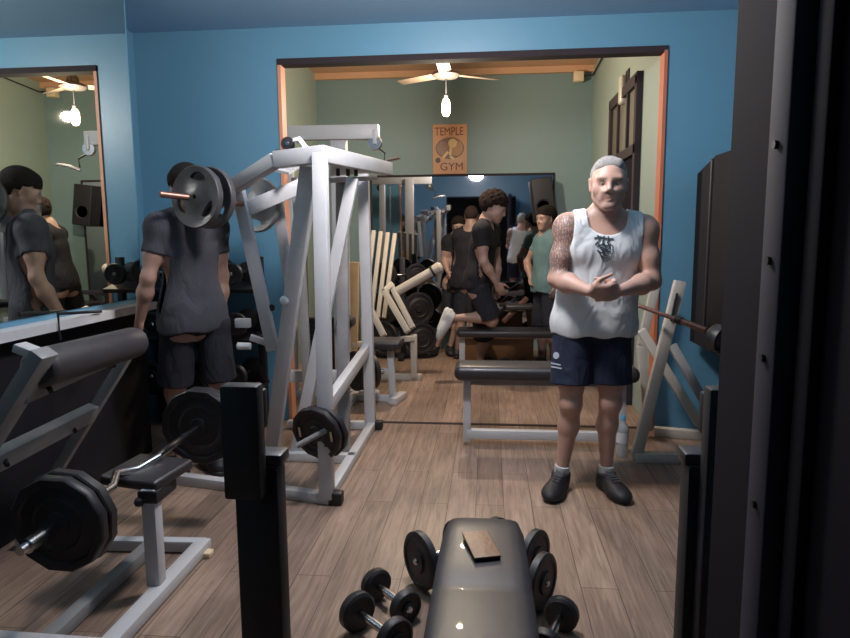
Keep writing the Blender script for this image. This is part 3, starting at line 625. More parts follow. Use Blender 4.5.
# lamp of the front room
cl = thing('ceiling_lamp', 'round white ceiling lamp of the blue room', 'lamp', (LAMP[0], LAMP[1], ZC))
MB().lathe((LAMP[0], LAMP[1], ZC), (0, 0, -1), [(0.02, 0.0), (0.13, 0.0), (0.14, 0.02), (0.12, 0.035)], 32).build('base', CLOTHW, cl)
MB().lathe((LAMP[0], LAMP[1], ZC - 0.03), (0, 0, -1), [(0.12, 0.0), (0.115, 0.02), (0.08, 0.04), (0.01, 0.05)], 32).build('diffuser', emis('lamp_diffuser', (1, 0.95, 0.92), 5), cl)
# small block and cable in the ceiling corner
p = at(578.5, 76, Y=YF - 0.08)
jb = thing('junction_box', 'small cream box under the ceiling in the far right corner', 'box', p)
MB().box(p + Vector((0, 0, -0.01)), (0.11, 0.10, 0.11), None, 0.006).build('body', CREAMP, jb)
MB().path([p + Vector((0.05, 0, 0)), Vector((GXR - 0.02, YF - 0.1, p.z + 0.0)), Vector((GXR - 0.015, 6.8, ZC2 - 0.06)), Vector((GXR - 0.015, 6.0, ZC2 - 0.05))], 0.008).build('cable', DBROWN, jb)
p = at(622, 90, X=GXR - 0.04)
wl = thing('wall_lamp', 'small unlit wall lamp above the dark door in the back room', 'lamp', (GXR, p.y, p.z - 0.12))
rbox((GXR - 0.035, p.y, p.z), (0.06, 0.11, 0.24), 0.025, mat('grey_lamp_glass', (0.45, 0.43, 0.36), 0.3), 'shade', wl)
MB().box((GXR - 0.006, p.y - 0.05, p.z + 0.01), (0.012, 0.13, 0.29), None, 0.003).build('plate', DBROWN, wl)

# cable machine behind the opening
cm = thing('cable_machine', 'tall white cable machine with pulleys just inside the back room, left', 'exercise machine', (-1.25, 5.4, 0))
CM = lambda n, a, c, w_=0.06, h_=0.06, m=WHITEM, up=(0, 1, 0): MB().beam(a, c, w_, h_, up).build(n, m, cm)
ymc = 5.45
CM('top_beam', at(262, 134, Y=ymc), at(379, 132, Y=ymc), 0.08, 0.115, up=(0, 0, 1))
CM('main_post', (at(338, 134, Y=ymc).x, ymc + 0.03, at(338, 130, Y=ymc).z), (at(343, 390, Y=ymc).x, ymc + 0.03, 0.05), 0.13, 0.08)
CM('left_post', (at(287, 134, Y=ymc).x, ymc, at(287, 134, Y=ymc).z), (at(293, 390, Y=ymc).x, ymc, 0.05), 0.09, 0.07)
CM('base_rail', (-1.75, ymc, 0.03), (-0.95, ymc, 0.03), up=(0, 0, 1)); CM('base_foot', (-1.15, ymc - 0.35, 0.03), (-1.15, ymc + 0.5, 0.03), up=(0, 0, 1))
for px, py in ((375, 143), (283, 146)):
    c = at(px, py, Y=ymc - 0.02); q = MB(); q.lathe(c, (0, 1, 0), [(0.01, -0.018), (0.055, -0.018), (0.06, -0.01), (0.048, 0), (0.06, 0.01), (0.055, 0.018), (0.01, 0.018)], 28); w2 = q.build('pulley_wheel', CHROME if px > 300 else RUBBER, cm)
    MB().lathe(c + Vector((0, -0.02, 0)), (0, 1, 0), [(0.004, -0.006), (0.014, -0.002), (0.014, 0.002)], 14).build('axle', BLACKM, w2)
    MB().box(c + Vector((0, 0.0, 0.05)), (0.03, 0.055, 0.12), None, 0.004).build('pulley_bracket', WHITEM, cm)
q = MB(); q.path([at(377, 147, Y=ymc), at(385, 153, Y=ymc - 0.05), at(384, 162, Y=ymc - .05)], 0.007); q.build('cable', BLACKM, cm)
q = MB(); q.path([at(379, 165, Y=ymc - .1), at(390, 160, Y=ymc - .12), at(400, 158, Y=ymc - 0.15)], 0.012); q.build('handle', CHROME, cm)
q = MB(); x_ = (at(287, 134, Y=ymc).x + at(338, 134, Y=ymc).x) / 2
for k in range(12): q.box((x_, ymc + 0.02, 0.12 + 0.05 * k), (0.26, 0.09, 0.046), None, 0.003)
q.build('weight_stack', BLACKM, cm)
for s_ in (-0.09, 0.09): MB().tube((x_ + s_, ymc + 0.02, 0.05), (x_ + s_, ymc + 0.02, 2.15), 0.01).build('guide_rod', CHROME, cm)

# leg press with row of slanted slats
lp = thing('leg_press', 'cream leg press with four slanted rails beside the far mirror', 'exercise machine', (-1.2, 6.6, 0))
LP = lambda n, a, c, w_=0.06, h_=0.06, m=CREAMM, up=(0, 1, 0): MB().beam(a, c, w_, h_, up).build(n, m, lp)
for k, (xt, xb_, m_) in enumerate(((374, 364, CREAMM), (381, 371, CREAMM), (388, 378, CREAMM), (395, 384, CREAMM))):
    LP('slanted_rail', at(xt, 231 + k, Y=6.9), at(xb_, 318, Y=6.5), 0.042, 0.05, m_)
a0, a1 = at(398, 291, Y=6.3), at(438, 268, Y=6.3)
MB().tube(a0, a1, 0.045).build('press_arm', CREAMM, lp); MB().lathe(a1, a1 - a0, [(0.02, -0.05), (0.05, -0.045), (0.055, 0.02), (0.03, 0.045)], 20).build('arm_end', CREAMM, lp)
MB().lathe(a1, a1 - a0, [(0.047, -0.07), (0.056, -0.07), (0.056, -0.05), (0.047, -0.05)], 20).build('arm_band', DARKM, lp)
LP('carriage_bar', at(384, 291, Y=6.2), at(408, 332, Y=6.0), 0.055, 0.05); LP('carriage_bar', at(391, 285, Y=6.3), at(413, 328, Y=6.1), 0.05, 0.05)
LP('cross_bar', at(384, 291, Y=6.2), at(392, 284, Y=6.3), 0.05, 0.05); LP('lower_bar', at(366, 300, Y=6.1), at(384, 336, Y=5.9), 0.055, 0.05)
LP('base_rail', at(352, 345, Y=5.9), at(414, 338, Y=6.1), 0.06, 0.05, up=(0, 0, 1))
LP('base_foot', (-1.45, 6.15, 0.03), (-0.65, 6.15, 0.03), up=(0, 0, 1)); LP('post', (-1.35, 6.12, 0.03), (-1.35, 6.12, 0.55)); LP('post', (-0.72, 6.12, 0.03), (-0.72, 6.12, 0.45))
LP('rear_post', at(364, 318, Y=6.5), (at(364, 318, Y=6.5).x, 6.5, 0.02))
# tan board
tbp = thing('plywood_board', 'tan plywood backboard standing between the white machines', 'board', (-1.35, 5.8, 0.0))
q = MB(); A = at(344, 262, Y=5.9); B_ = at(356, 330, Y=5.9); q.box(((A.x + B_.x) / 2, 5.9, A.z / 2), (0.14, 0.04, A.z), Matrix.Rotation(R_(2), 3, 'Y'), 0.004); q.build('panel', CARD, tbp)
# small seated machine behind the lever machine (seat, plate, base)
sm = thing('leg_curl_bench', 'small white bench machine with short black seat behind the lever machine', 'exercise machine', (-0.9, 5.2, 0))
SM = lambda n, a, c, w_=0.055, h_=0.055, m=WHITEM, up=(0, 1, 0): MB().beam(a, c, w_, h_, up).build(n, m, sm)
f0 = at(398, 398, Z=0.03); SM('base_foot', f0 + Vector((0.03, 0.13, 0)), f0 + Vector((-0.03, -0.13, 0)), 0.07, up=(0, 0, 1))
SM('base_rail', f0, (f0.x - 0.62, f0.y + 0.0, 0.03), up=(0, 0, 1))
pp = at(389, 350, Y=f0.y); SM('seat_post', (f0.x - 0.04, f0.y, 0.03), (f0.x - 0.06, f0.y, pp.z)); SM('side_stub', at(380, 371, Y=f0.y), at(392, 371, Y=f0.y), 0.05, 0.05)
rbox(at(385, 343, Y=f0.y), (0.30, 0.28, 0.07), 0.028, VINYL, 'seat_pad', sm)
rbox(at(346, 322, Y=f0.y + 0.1), (0.14, 0.22, 0.10), 0.04, VINYL, 'knee_pad', sm)
SM('front_post', (f0.x - 0.5, f0.y, 0.03), at(347, 330, Y=f0.y), m=WORNW)
MB().tube(at(352, 371, Y=f0.y - 0.14), at(384, 371, Y=f0.y - 0.05), 0.014).build('weight_horn', CHROME, sm)
for k in range(3):
    c = at(356 + 7 * k, 371, Y=f0.y - 0.15); t = thing('weight_plate', ('black plate at the left', 'black plate in the middle', 'black plate at the right')[k] + ' of the three behind the lever machine', 'weight plate', c - Vector((0, 0, .17)), 'plates on the small bench machine')
    round_plate('disc', RUBBER, c, (-0.75, -0.65, 0), 0.165 - 0.006 * k, 0.035, t)
# second bench, on which one man kneels
kb = thing('flat_bench', 'black padded bench in the back room under the kneeling man', 'bench', (0.3, 6.2, 0))
kz = at(470, 329, Y=6.15).z; kl = at(457, 335, Y=6.2).x
rbox(((kl + 0.78) / 2, 6.2, kz - 0.035), (0.78 - kl, 0.30, 0.07), 0.03, VINYL, 'seat_pad', kb)
for x_ in (kl + 0.05, 0.72): MB().beam((x_, 6.2, 0.02), (x_, 6.2, kz - 0.06), 0.055, 0.055, (0, 1, 0)).build('leg', WHITEM, kb)
MB().beam((kl + 0.05, 6.2, 0.04), (0.72, 6.2, 0.04), 0.05, 0.05).build('bottom_rail', WHITEM, kb)
# wooden box under it and dark cable-crossover behind
wx = thing('wooden_box', 'low brown wooden box on the floor under the back bench', 'box', (0.25, 6.75, 0))
MB().box((0.10, 6.75, 0.17), (0.70, 0.3, 0.34), None, 0.008).build('carcass', mat('brown_wood', (0.20, 0.105, 0.055), 0.5, var=0.3), wx)
MB().box((0.10, 6.75, 0.35), (0.74, 0.34, 0.025), None, 0.006).build('lid', mat('brown_wood', (0.2, 0.1, 0.05)), wx)
i = 0
for x_ in (-0.02, 0.16, 0.34, 0.52):
    dumbbell((x_, 6.47), R_(80 + 9 * i), 0.075, 0.24, ('leftmost', 'second from left', 'third from left', 'rightmost')[i] + ' of the dark dumbbells on the floor under the back bench', 'dumbbells under the back bench'); i += 1
p = at(438, 326 + 62, Z=0)
dk = thing('rowing_machine', 'dark steel rowing machine with slanted bars in front of the far mirror', 'exercise machine', (0.35, 7.1, 0))
DK = lambda n, a, c, w_=0.05, h_=0.05, m=BLACKM, up=(0, 1, 0): MB().beam(a, c, w_, h_, up).build(n, m, dk)
DK('slanted_bar', at(503, 322, Y=7.0), at(527, 298, Y=7.1), 0.05, 0.05, RUST); DK('slanted_bar', at(500, 312, Y=7.2), at(524, 292, Y=7.3), 0.04, 0.04)
DK('top_bar', at(497, 294, Y=7.2), at(524, 293, Y=7.2), 0.05, 0.04, ALU); DK('shelf_bar', at(499, 305, Y=7.2), at(524, 304, Y=7.2), 0.04, 0.04, ALU)
for x_ in (0.05, 0.60): DK('post', (x_, 7.15, 0.02), (x_, 7.15, 0.85))
DK('base_rail', (0.05, 7.15, 0.03), (0.60, 7.15, 0.03), up=(0, 0, 1)); rbox((0.32, 7.05, 0.62), (0.3, 0.25, 0.06), 0.02, VINYL, 'seat_pad', dk)
# dumbbell / machine jumble left of the kneeling man: a dark plate tree
pt_ = thing('plate_tree', 'dark plate rack full of weights before the left part of the far mirror', 'rack', (-0.98, 7.3, 0))
MB().beam((-0.98, 7.3, 0.0), (-0.98, 7.3, 1.15), 0.06, 0.06, (0, 1, 0)).build('post', BLACKM, pt_)
MB().beam((-1.3, 7.3, 0.03), (-0.66, 7.3, 0.03), 0.06, 0.05).build('base_foot', BLACKM, pt_); MB().beam((-0.98, 7.05, 0.035), (-0.98, 7.55, 0.035), 0.06, 0.05).build('base_foot', BLACKM, pt_)
i = 0
for (x_, z_, r_, w_) in ((-1.16, 0.95, 0.15, 'upper left'), (-0.81, 0.95, 0.13, 'upper right'), (-1.18, 0.58, 0.19, 'middle left'), (-0.79, 0.58, 0.18, 'middle right'), (-1.19, 0.24, 0.20, 'lower left'), (-0.76, 0.24, 0.18, 'lower right')):
    MB().tube((-0.98, 7.28, z_), (x_, 7.22, z_), 0.014).build('peg', CHROME, pt_)
    t = thing('weight_plate', 'black plate on the ' + w_ + ' peg of the plate rack by the far mirror', 'weight plate', (x_, 7.2, z_ - r_), 'plates on the plate rack')
    round_plate('disc', RUBBER, (x_, 7.2, z_), (math.copysign(0.5, x_ + .98), -1, 0), r_, 0.05, t)
# wall shelf speaker at upper right of far mirror
p = at(543, 200, Y=7.76)
sk = thing('speaker', 'black wall speaker hanging at the right end of the far mirror', 'speaker', p - Vector((0, 0, 0.25)))
rbox(p, (0.24, 0.22, 0.50), 0.015, BLACKM, 'cabinet', sk, Matrix.Rotation(R_(-8), 3, 'Y')); MB().lathe(p + Vector((0, -0.11, -0.08)), (0, -1, 0), [(0.02, 0), (0.07, 0.0), (0.085, 0.008), (0.09, 0)], 24).build('cone', DARKM, sk)
# ------------------------------------------------------------------ people: smooth implicit figures meshed with surface nets
def V3(*a): return np.array(a, dtype=np.float64)
class SDF:
    def __init__(s): s.P = []
    def cone(s, a, b, ra, rb, k=0.03, neg=False): s.P.append(('c', np.array(a, float), np.array(b, float), ra, rb, k, neg)); return s
    def ell(s, c, r, M=None, k=0.03, neg=False): s.P.append(('e', np.array(c, float), np.array(r, float), np.eye(3) if M is None else np.array(M), None, k, neg)); return s
    def copy(s, grow=0.0, idx=None):
        o = SDF()
        for p in s.P:
            if p[6]: continue
            if p[0] == 'c': o.P.append(('c', p[1], p[2], p[3] + grow, p[4] + grow, p[5], False))
            else: o.P.append(('e', p[1], p[2] + grow, p[3], None, p[5], False))
        return o
    def mesh(s, h, shell=0.0, cut=None, cell_pad=2):
        lo = np.full(3, 1e9); hi = -lo
        for p in s.P:
            if p[6]: continue
            if p[0] == 'c': m = max(p[3], p[4]); lo = np.minimum(lo, np.minimum(p[1], p[2]) - m); hi = np.maximum(hi, np.maximum(p[1], p[2]) + m)
            else: m = p[2].max(); lo = np.minimum(lo, p[1] - m); hi = np.maximum(hi, p[1] + m)
        lo -= h * 3; hi += h * 3; n = np.ceil((hi - lo) / h).astype(int) + 1
        ax = [lo[i] + h * np.arange(n[i]) for i in range(3)]
        D = np.full(n, 1.0, dtype=np.float32)
        for p in s.P:
            k = p[5]; m = 4 * k + 0.03
            if p[0] == 'c': mm = max(p[3], p[4]) + m; l2 = np.minimum(p[1], p[2]) - mm; h2 = np.maximum(p[1], p[2]) + mm
            else: mm = p[2].max() + m; l2 = p[1] - mm; h2 = p[1] + mm
            i0 = np.clip(((l2 - lo) / h).astype(int), 0, n - 1); i1 = np.clip(((h2 - lo) / h).astype(int) + 2, 1, n)
            sl = tuple(slice(a, b) for a, b in zip(i0, i1))
            X = ax[0][sl[0]][:, None, None]; Y = ax[1][sl[1]][None, :, None]; Z = ax[2][sl[2]][None, None, :]
            if p[0] == 'c':
                a, b = p[1], p[2]; ab = b - a; L2 = ab.dot(ab) + 1e-12
                px, py, pz = X - a[0], Y - a[1], Z - a[2]
                t = np.clip((px * ab[0] + py * ab[1] + pz * ab[2]) / L2, 0, 1)
                d = np.sqrt((px - t * ab[0]) ** 2 + (py - t * ab[1]) ** 2 + (pz - t * ab[2]) ** 2) - (p[3] + (p[4] - p[3]) * t)
            else:
                M = p[3]; c = p[1]; px, py, pz = X - c[0], Y - c[1], Z - c[2]
                q = [(px * M[0, i] + py * M[1, i] + pz * M[2, i]) for i in range(3)]; r = p[2]
                k0 = np.sqrt((q[0] / r[0]) ** 2 + (q[1] / r[1]) ** 2 + (q[2] / r[2]) ** 2)
                k1 = np.sqrt((q[0] / r[0] ** 2) ** 2 + (q[1] / r[1] ** 2) ** 2 + (q[2] / r[2] ** 2) ** 2)
                d = np.where(k0 < 1e-4, -r.min(), k0 * (k0 - 1) / np.maximum(k1, 1e-9))
            d = d.astype(np.float32); o = D[sl]
            if p[6]:
                d = -d; hh = np.maximum(k - np.abs(o - d), 0) / k; D[sl] = np.maximum(o, d) + hh * hh * k * 0.25
            else:
                hh = np.maximum(k - np.abs(o - d), 0) / k; D[sl] = np.minimum(o, d) - hh * hh * k * 0.25
        if shell: D = np.maximum(D, -(D + shell))
        if cut is not None:
            X, Y, Z = np.meshgrid(*ax, indexing='ij', sparse=True); D = np.maximum(D, cut(X, Y, Z).astype(np.float32))
        return nets(D, lo, h)
def nets(D, lo, h):
    S = D < 0; nx, ny, nz = D.shape
    cs = [(i, j, k) for i in (0, 1) for j in (0, 1) for k in (0, 1)]
    cnt = sum(S[i:nx - 1 + i, j:ny - 1 + j, k:nz - 1 + k].astype(np.int8) for i, j, k in cs)
    act = (cnt > 0) & (cnt < 8); idx = np.argwhere(act); N = len(idx)
    ID = np.full(act.shape, -1, np.int32); ID[act] = np.arange(N)
    vals = {c: D[idx[:, 0] + c[0], idx[:, 1] + c[1], idx[:, 2] + c[2]] for c in cs}
    acc = np.zeros((N, 3)); num = np.zeros(N)
    for a in cs:
        for ax_ in range(3):
            if a[ax_]: continue
            b = list(a); b[ax_] = 1; b = tuple(b); va, vb = vals[a], vals[b]; m = (va < 0) != (vb < 0)
            t = np.where(m, va / np.where(m, va - vb, 1), 0); pt = np.tile(np.array(a, float), (N, 1)); pt[:, ax_] = t
            acc[m] += pt[m]; num[m] += 1
    V = (idx + acc / num[:, None]) * h + lo
    F = []
    for ax_ in range(3):
        u, v = (ax_ + 1) % 3, (ax_ + 2) % 3
        sl0 = [slice(1, -1)] * 3; sl1 = [slice(1, -1)] * 3; sl0[ax_] = slice(0, -1); sl1[ax_] = slice(1, None)
        A, B_ = S[tuple(sl0)], S[tuple(sl1)]; e = np.argwhere(A != B_)
        if not len(e): continue
        off = np.ones(3, int); off[ax_] = 0; g = e + off; ins = A[tuple(e.T)]
        q = []
        for du, dv in ((-1, -1), (0, -1), (0, 0), (-1, 0)):
            c = g.copy(); c[:, u] += du; c[:, v] += dv; q.append(ID[tuple(c.T)])
        q = np.stack(q, 1); q[~ins] = q[~ins][:, ::-1]; F.append(q)
    return V, np.concatenate(F)
def np_obj(name, V, F, m, parent, cols=None, smooth_it=1):
    V = V.copy()
    for _ in range(smooth_it):   # light laplacian along quad edges
        acc = np.zeros_like(V); n = np.zeros(len(V))
        for k in range(4):
            a, b = F[:, k], F[:, (k + 1) % 4]
            for i in range(3): acc[:, i] += np.bincount(a, V[b, i], len(V)) + np.bincount(b, V[a, i], len(V))
            n += np.bincount(a, minlength=len(V)) + np.bincount(b, minlength=len(V))
        V = V * 0.5 + 0.5 * acc / np.maximum(n, 1)[:, None]
    me = bpy.data.meshes.new(name); me.vertices.add(len(V)); me.vertices.foreach_set('co', V.astype(np.float32).ravel())
    me.loops.add(len(F) * 4); me.loops.foreach_set('vertex_index', F.astype(np.int32).ravel())
    me.polygons.add(len(F)); me.polygons.foreach_set('loop_start', np.arange(0, len(F) * 4, 4, dtype=np.int32)); me.polygons.foreach_set('loop_total', np.full(len(F), 4, np.int32))
    me.update(calc_edges=True); me.validate(); me.polygons.foreach_set('use_smooth', [True] * len(me.polygons)); me.materials.append(m)
    if cols is not None:
        at_ = me.color_attributes.new('tone', 'FLOAT_COLOR', 'POINT'); c = cols(V); at_.data.foreach_set('color', c.astype(np.float32).ravel())
    return link(name, me, parent)
def nrm(v): v = np.array(v, float); return v / np.linalg.norm(v)
def Rm(yaw=0, pitch=0, roll=0):   # columns: person's left, back, up
    return np.array(Matrix.Rotation(R_(yaw), 3, 'Z') @ Matrix.Rotation(R_(pitch), 3, 'X') @ Matrix.Rotation(R_(roll), 3, 'Y'))
def skin_mat(name, col):
    m = bpy.data.materials.new(name); m.use_nodes = True; nt = m.node_tree; n = nt.nodes; L = nt.links; b = n['Principled BSDF']
    at_ = n.new('ShaderNodeAttribute'); at_.attribute_name = 'tone'
    tc = n.new('ShaderNodeTexCoord'); nz = n.new('ShaderNodeTexNoise'); nz.inputs['Scale'].default_value = 22; nz.inputs['Detail'].default_value = 4; L.new(tc.outputs['Object'], nz.inputs['Vector'])
    mr_ = n.new('ShaderNodeMapRange'); mr_.inputs[3].default_value = 0.86; mr_.inputs[4].default_value = 1.12; L.new(nz.outputs['Fac'], mr_.inputs[0])
    m1 = n.new('ShaderNodeMix'); m1.data_type = 'RGBA'; m1.blend_type = 'MULTIPLY'; m1.inputs[0].default_value = 1
    L.new(at_.outputs['Color'], m1.inputs[6]); L.new(mr_.outputs[0], m1.inputs[7])
    # ink pattern where alpha of the attribute is below one
    vo = n.new('ShaderNodeTexVoronoi'); vo.feature = 'DISTANCE_TO_EDGE'; vo.inputs['Scale'].default_value = 42
    nd = n.new('ShaderNodeTexNoise'); nd.inputs['Scale'].default_value = 14; L.new(tc.outputs['Object'], nd.inputs['Vector'])
    ad = n.new('ShaderNodeVectorMath'); ad.operation = 'MULTIPLY_ADD'; ad.inputs[1].default_value = (0.12, 0.12, 0.12); L.new(nd.outputs['Color'], ad.inputs[0]); L.new(tc.outputs['Object'], ad.inputs[2]); L.new(ad.outputs[0], vo.inputs['Vector'])
    wv = n.new('ShaderNodeTexWave'); wv.inputs['Scale'].default_value = 26; wv.inputs['Distortion'].default_value = 9; wv.inputs['Detail'].default_value = 2; L.new(tc.outputs['Object'], wv.inputs['Vector'])
    c1 = n.new('ShaderNodeMapRange'); c1.inputs[1].default_value = 0.05; c1.inputs[2].default_value = 0.16; c1.inputs[3].default_value = 1; c1.inputs[4].default_value = 0.15; L.new(vo.outputs['Distance'], c1.inputs[0])
    c2_ = n.new('ShaderNodeMapRange'); c2_.inputs[1].default_value = 0.25; c2_.inputs[2].default_value = 0.6; c2_.inputs[3].default_value = 0.9; c2_.inputs[4].default_value = 0.0; L.new(wv.outputs['Fac'], c2_.inputs[0])
    mxm = n.new('ShaderNodeMath'); mxm.operation = 'MAXIMUM'; L.new(c1.outputs[0], mxm.inputs[0]); L.new(c2_.outputs[0], mxm.inputs[1])
    inv = n.new('ShaderNodeMath'); inv.operation = 'SUBTRACT'; inv.inputs[0].default_value = 1; L.new(at_.outputs['Alpha'], inv.inputs[1])
    mul = n.new('ShaderNodeMath'); mul.operation = 'MULTIPLY'; L.new(mxm.outputs[0], mul.inputs[0]); L.new(inv.outputs[0], mul.inputs[1])
    m2 = n.new('ShaderNodeMix'); m2.data_type = 'RGBA'; m2.inputs[7].default_value = (0.075, 0.065, 0.065, 1); L.new(mul.outputs[0], m2.inputs[0]); L.new(m1.outputs[2], m2.inputs[6])
    L.new(m2.outputs[2], b.inputs['Base Color']); b.inputs['Roughness'].default_value = 0.5
    b.inputs['Subsurface Weight'].default_value = 0.12; b.inputs['Subsurface Radius'].default_value = (0.012, 0.005, 0.003)
    return m
def cloth_mat(name, col, var=0.08, bump=0.35, scale=9):
    m = mat(name, col, 0.85, var=var, scale=5, spec=0.25); nt = m.node_tree; n = nt.nodes; L = nt.links; b = n['Principled BSDF']; tc = [x for x in n if x.type == 'TEX_COORD'][0]
    mp = n.new('ShaderNodeMapping'); mp.inputs['Scale'].default_value = (1, 1, 0.45); L.new(tc.outputs['Object'], mp.inputs['Vector'])
    nz = n.new('ShaderNodeTexNoise'); nz.inputs['Scale'].default_value = scale; nz.inputs['Detail'].default_value = 2.5; nz.inputs['Distortion'].default_value = 1.2; L.new(mp.outputs[0], nz.inputs['Vector'])
    bp = n.new('ShaderNodeBump'); bp.inputs['Strength'].default_value = bump; bp.inputs['Distance'].default_value = 0.07; L.new(nz.outputs['Fac'], bp.inputs['Height']); L.new(bp.outputs[0], b.inputs['Normal'])
    return m
def hand(S, wr, M, side, curl=0.5, sc=1.0, spread=0.06, thumb=0.6):
    """M columns: across (towards thumb side), palm normal (palm faces +), finger direction"""
    wr = np.array(wr, float); ac, pn, fd = M[:, 0], M[:, 1], M[:, 2]
    P = lambda a, n_, f: wr + sc * (ac * a + pn * n_ + fd * f)
    Mp = np.stack([ac, pn, fd], 1)
    S.ell(P(0, 0, 0.045), (0.040 * sc, 0.017 * sc, 0.050 * sc), Mp, 0.012)
    S.cone(P(-0.022, 0, 0.02), P(-0.028, 0, 0.075), 0.013 * sc, 0.011 * sc, 0.012); S.cone(P(0.022, 0, 0.02), P(0.026, 0, 0.078), 0.015 * sc, 0.011 * sc, 0.012)
    for i, (a, L_) in enumerate(((0.028, 0.072), (0.0095, 0.080), (-0.0095, 0.074), (-0.027, 0.058))):
        p = P(a, 0, 0.082 - 0.003 * abs(i - 1)); ang = 0.0; segs = (0.45, 0.32, 0.23); r = [0.0098, 0.0092, 0.0085, 0.0075]
        for j, f in enumerate(segs):
            ang += curl * (0.75, 1.0, 0.7)[j]; d = fd * math.cos(ang) + pn * math.sin(ang) + ac * (a / 0.028) * spread * (1 - 0.3 * j)
            q = p + d / np.linalg.norm(d) * L_ * f * sc; S.cone(p, q, r[j] * sc, r[j + 1] * sc, 0.004); p = q
    p = P(0.030, 0.004, 0.018); d1 = nrm(ac * 0.75 + fd * 0.75 + pn * 0.35); q = p + d1 * 0.038 * sc; S.cone(p, q, 0.015 * sc, 0.0115 * sc, 0.010)
    d2 = nrm(ac * (0.6 - thumb * 0.6) + fd * 0.9 + pn * (0.1 + thumb * 0.4)); q2 = q + d2 * 0.030 * sc; S.cone(q, q2, 0.0112 * sc, 0.0095 * sc, 0.004)
    q3 = q2 + nrm(d2 + pn * 0.25 * thumb) * 0.024 * sc; S.cone(q2, q3, 0.0095 * sc, 0.0078 * sc, 0.004)
def head(S, c, M, sc=1.0, jaw=1.0, beard=False):
    c = np.array(c, float); P = lambda x, y, z: c + sc * (M @ V3(x, y, z))
    e = lambda p, r, k=0.02, neg=False, m=None: S.ell(P(*p), np.array(r) * sc, M if m is None else M @ m, k * sc, neg)
    e((0, 0.018, 0.035), (0.076, 0.094, 0.086))          # cranium
    e((0, -0.030, 0.010), (0.064, 0.062, 0.080), 0.03)   # face block
    e((0, -0.030, -0.052), (0.053 * jaw, 0.054, 0.050), 0.03)   # lower face
    S.cone(P(0.050 * jaw, -0.008, -0.048), P(0.016, -0.070, -0.088), 0.020 * sc, 0.019 * sc, 0.025 * sc); S.cone(P(-0.050 * jaw, -0.008, -0.048), P(-0.016, -0.070, -0.088), 0.020 * sc, 0.019 * sc, 0.025 * sc)
    e((0, -0.076, -0.090), (0.022, 0.018, 0.017), 0.015)  # chin
    S.cone(P(-0.042, -0.074, 0.026), P(0.042, -0.074, 0.026), 0.0115 * sc, 0.0115 * sc, 0.022 * sc)   # brow
    for s in (-1, 1):
        e((0.043 * s, -0.058, -0.022), (0.024, 0.020, 0.022), 0.03)   # cheekbone
        e((0.030 * s, -0.096, 0.004), (0.0165, 0.014, 0.0105), 0.010, True)   # eye socket
        e((0.030 * s, -0.074, 0.003), (0.0135, 0.0125, 0.0115), 0.003)      # eyelid mass
        S.cone(P(0.0755 * s, 0.014, 0.020), P(0.074 * s, 0.004, -0.026), 0.0125 * sc, 0.0085 * sc, 0.006 * sc)   # ear
        e((0.087 * s, 0.004, 0.004), (0.006, 0.009, 0.016), 0.004, True)
        S.cone(P(0.022 * s, -0.088, -0.030), P(0.032 * s, -0.076, -0.060), 0.010 * sc, 0.010 * sc, 0.018 * sc)   # nasolabial fullness
    S.cone(P(0, -0.086, 0.018), P(0, -0.104, -0.018), 0.0085 * sc, 0.0105 * sc, 0.010 * sc)   # nose
    e((0, -0.103, -0.021), (0.0115, 0.011, 0.0095), 0.006)
    for s in (-1, 1): e((0.0125 * s, -0.097, -0.027), (0.0085, 0.010, 0.008), 0.005)
    for s in (-1, 1): e((0.0065 * s, -0.104, -0.037), (0.0035, 0.004, 0.004), 0.002, True)
    S.cone(P(-0.020, -0.086, -0.0555), P(0.020, -0.086, -0.0555), 0.0052 * sc, 0.0052 * sc, 0.006 * sc); e((0, -0.089, -0.046), (0.019, 0.009, 0.012), 0.010)
    e((0, -0.090, -0.0655), (0.017, 0.0075, 0.006), 0.005)
    S.cone(P(-0.022, -0.098, -0.0598), P(0.022, -0.098, -0.0598), 0.0017 * sc, 0.0017 * sc, 0.003 * sc, True)
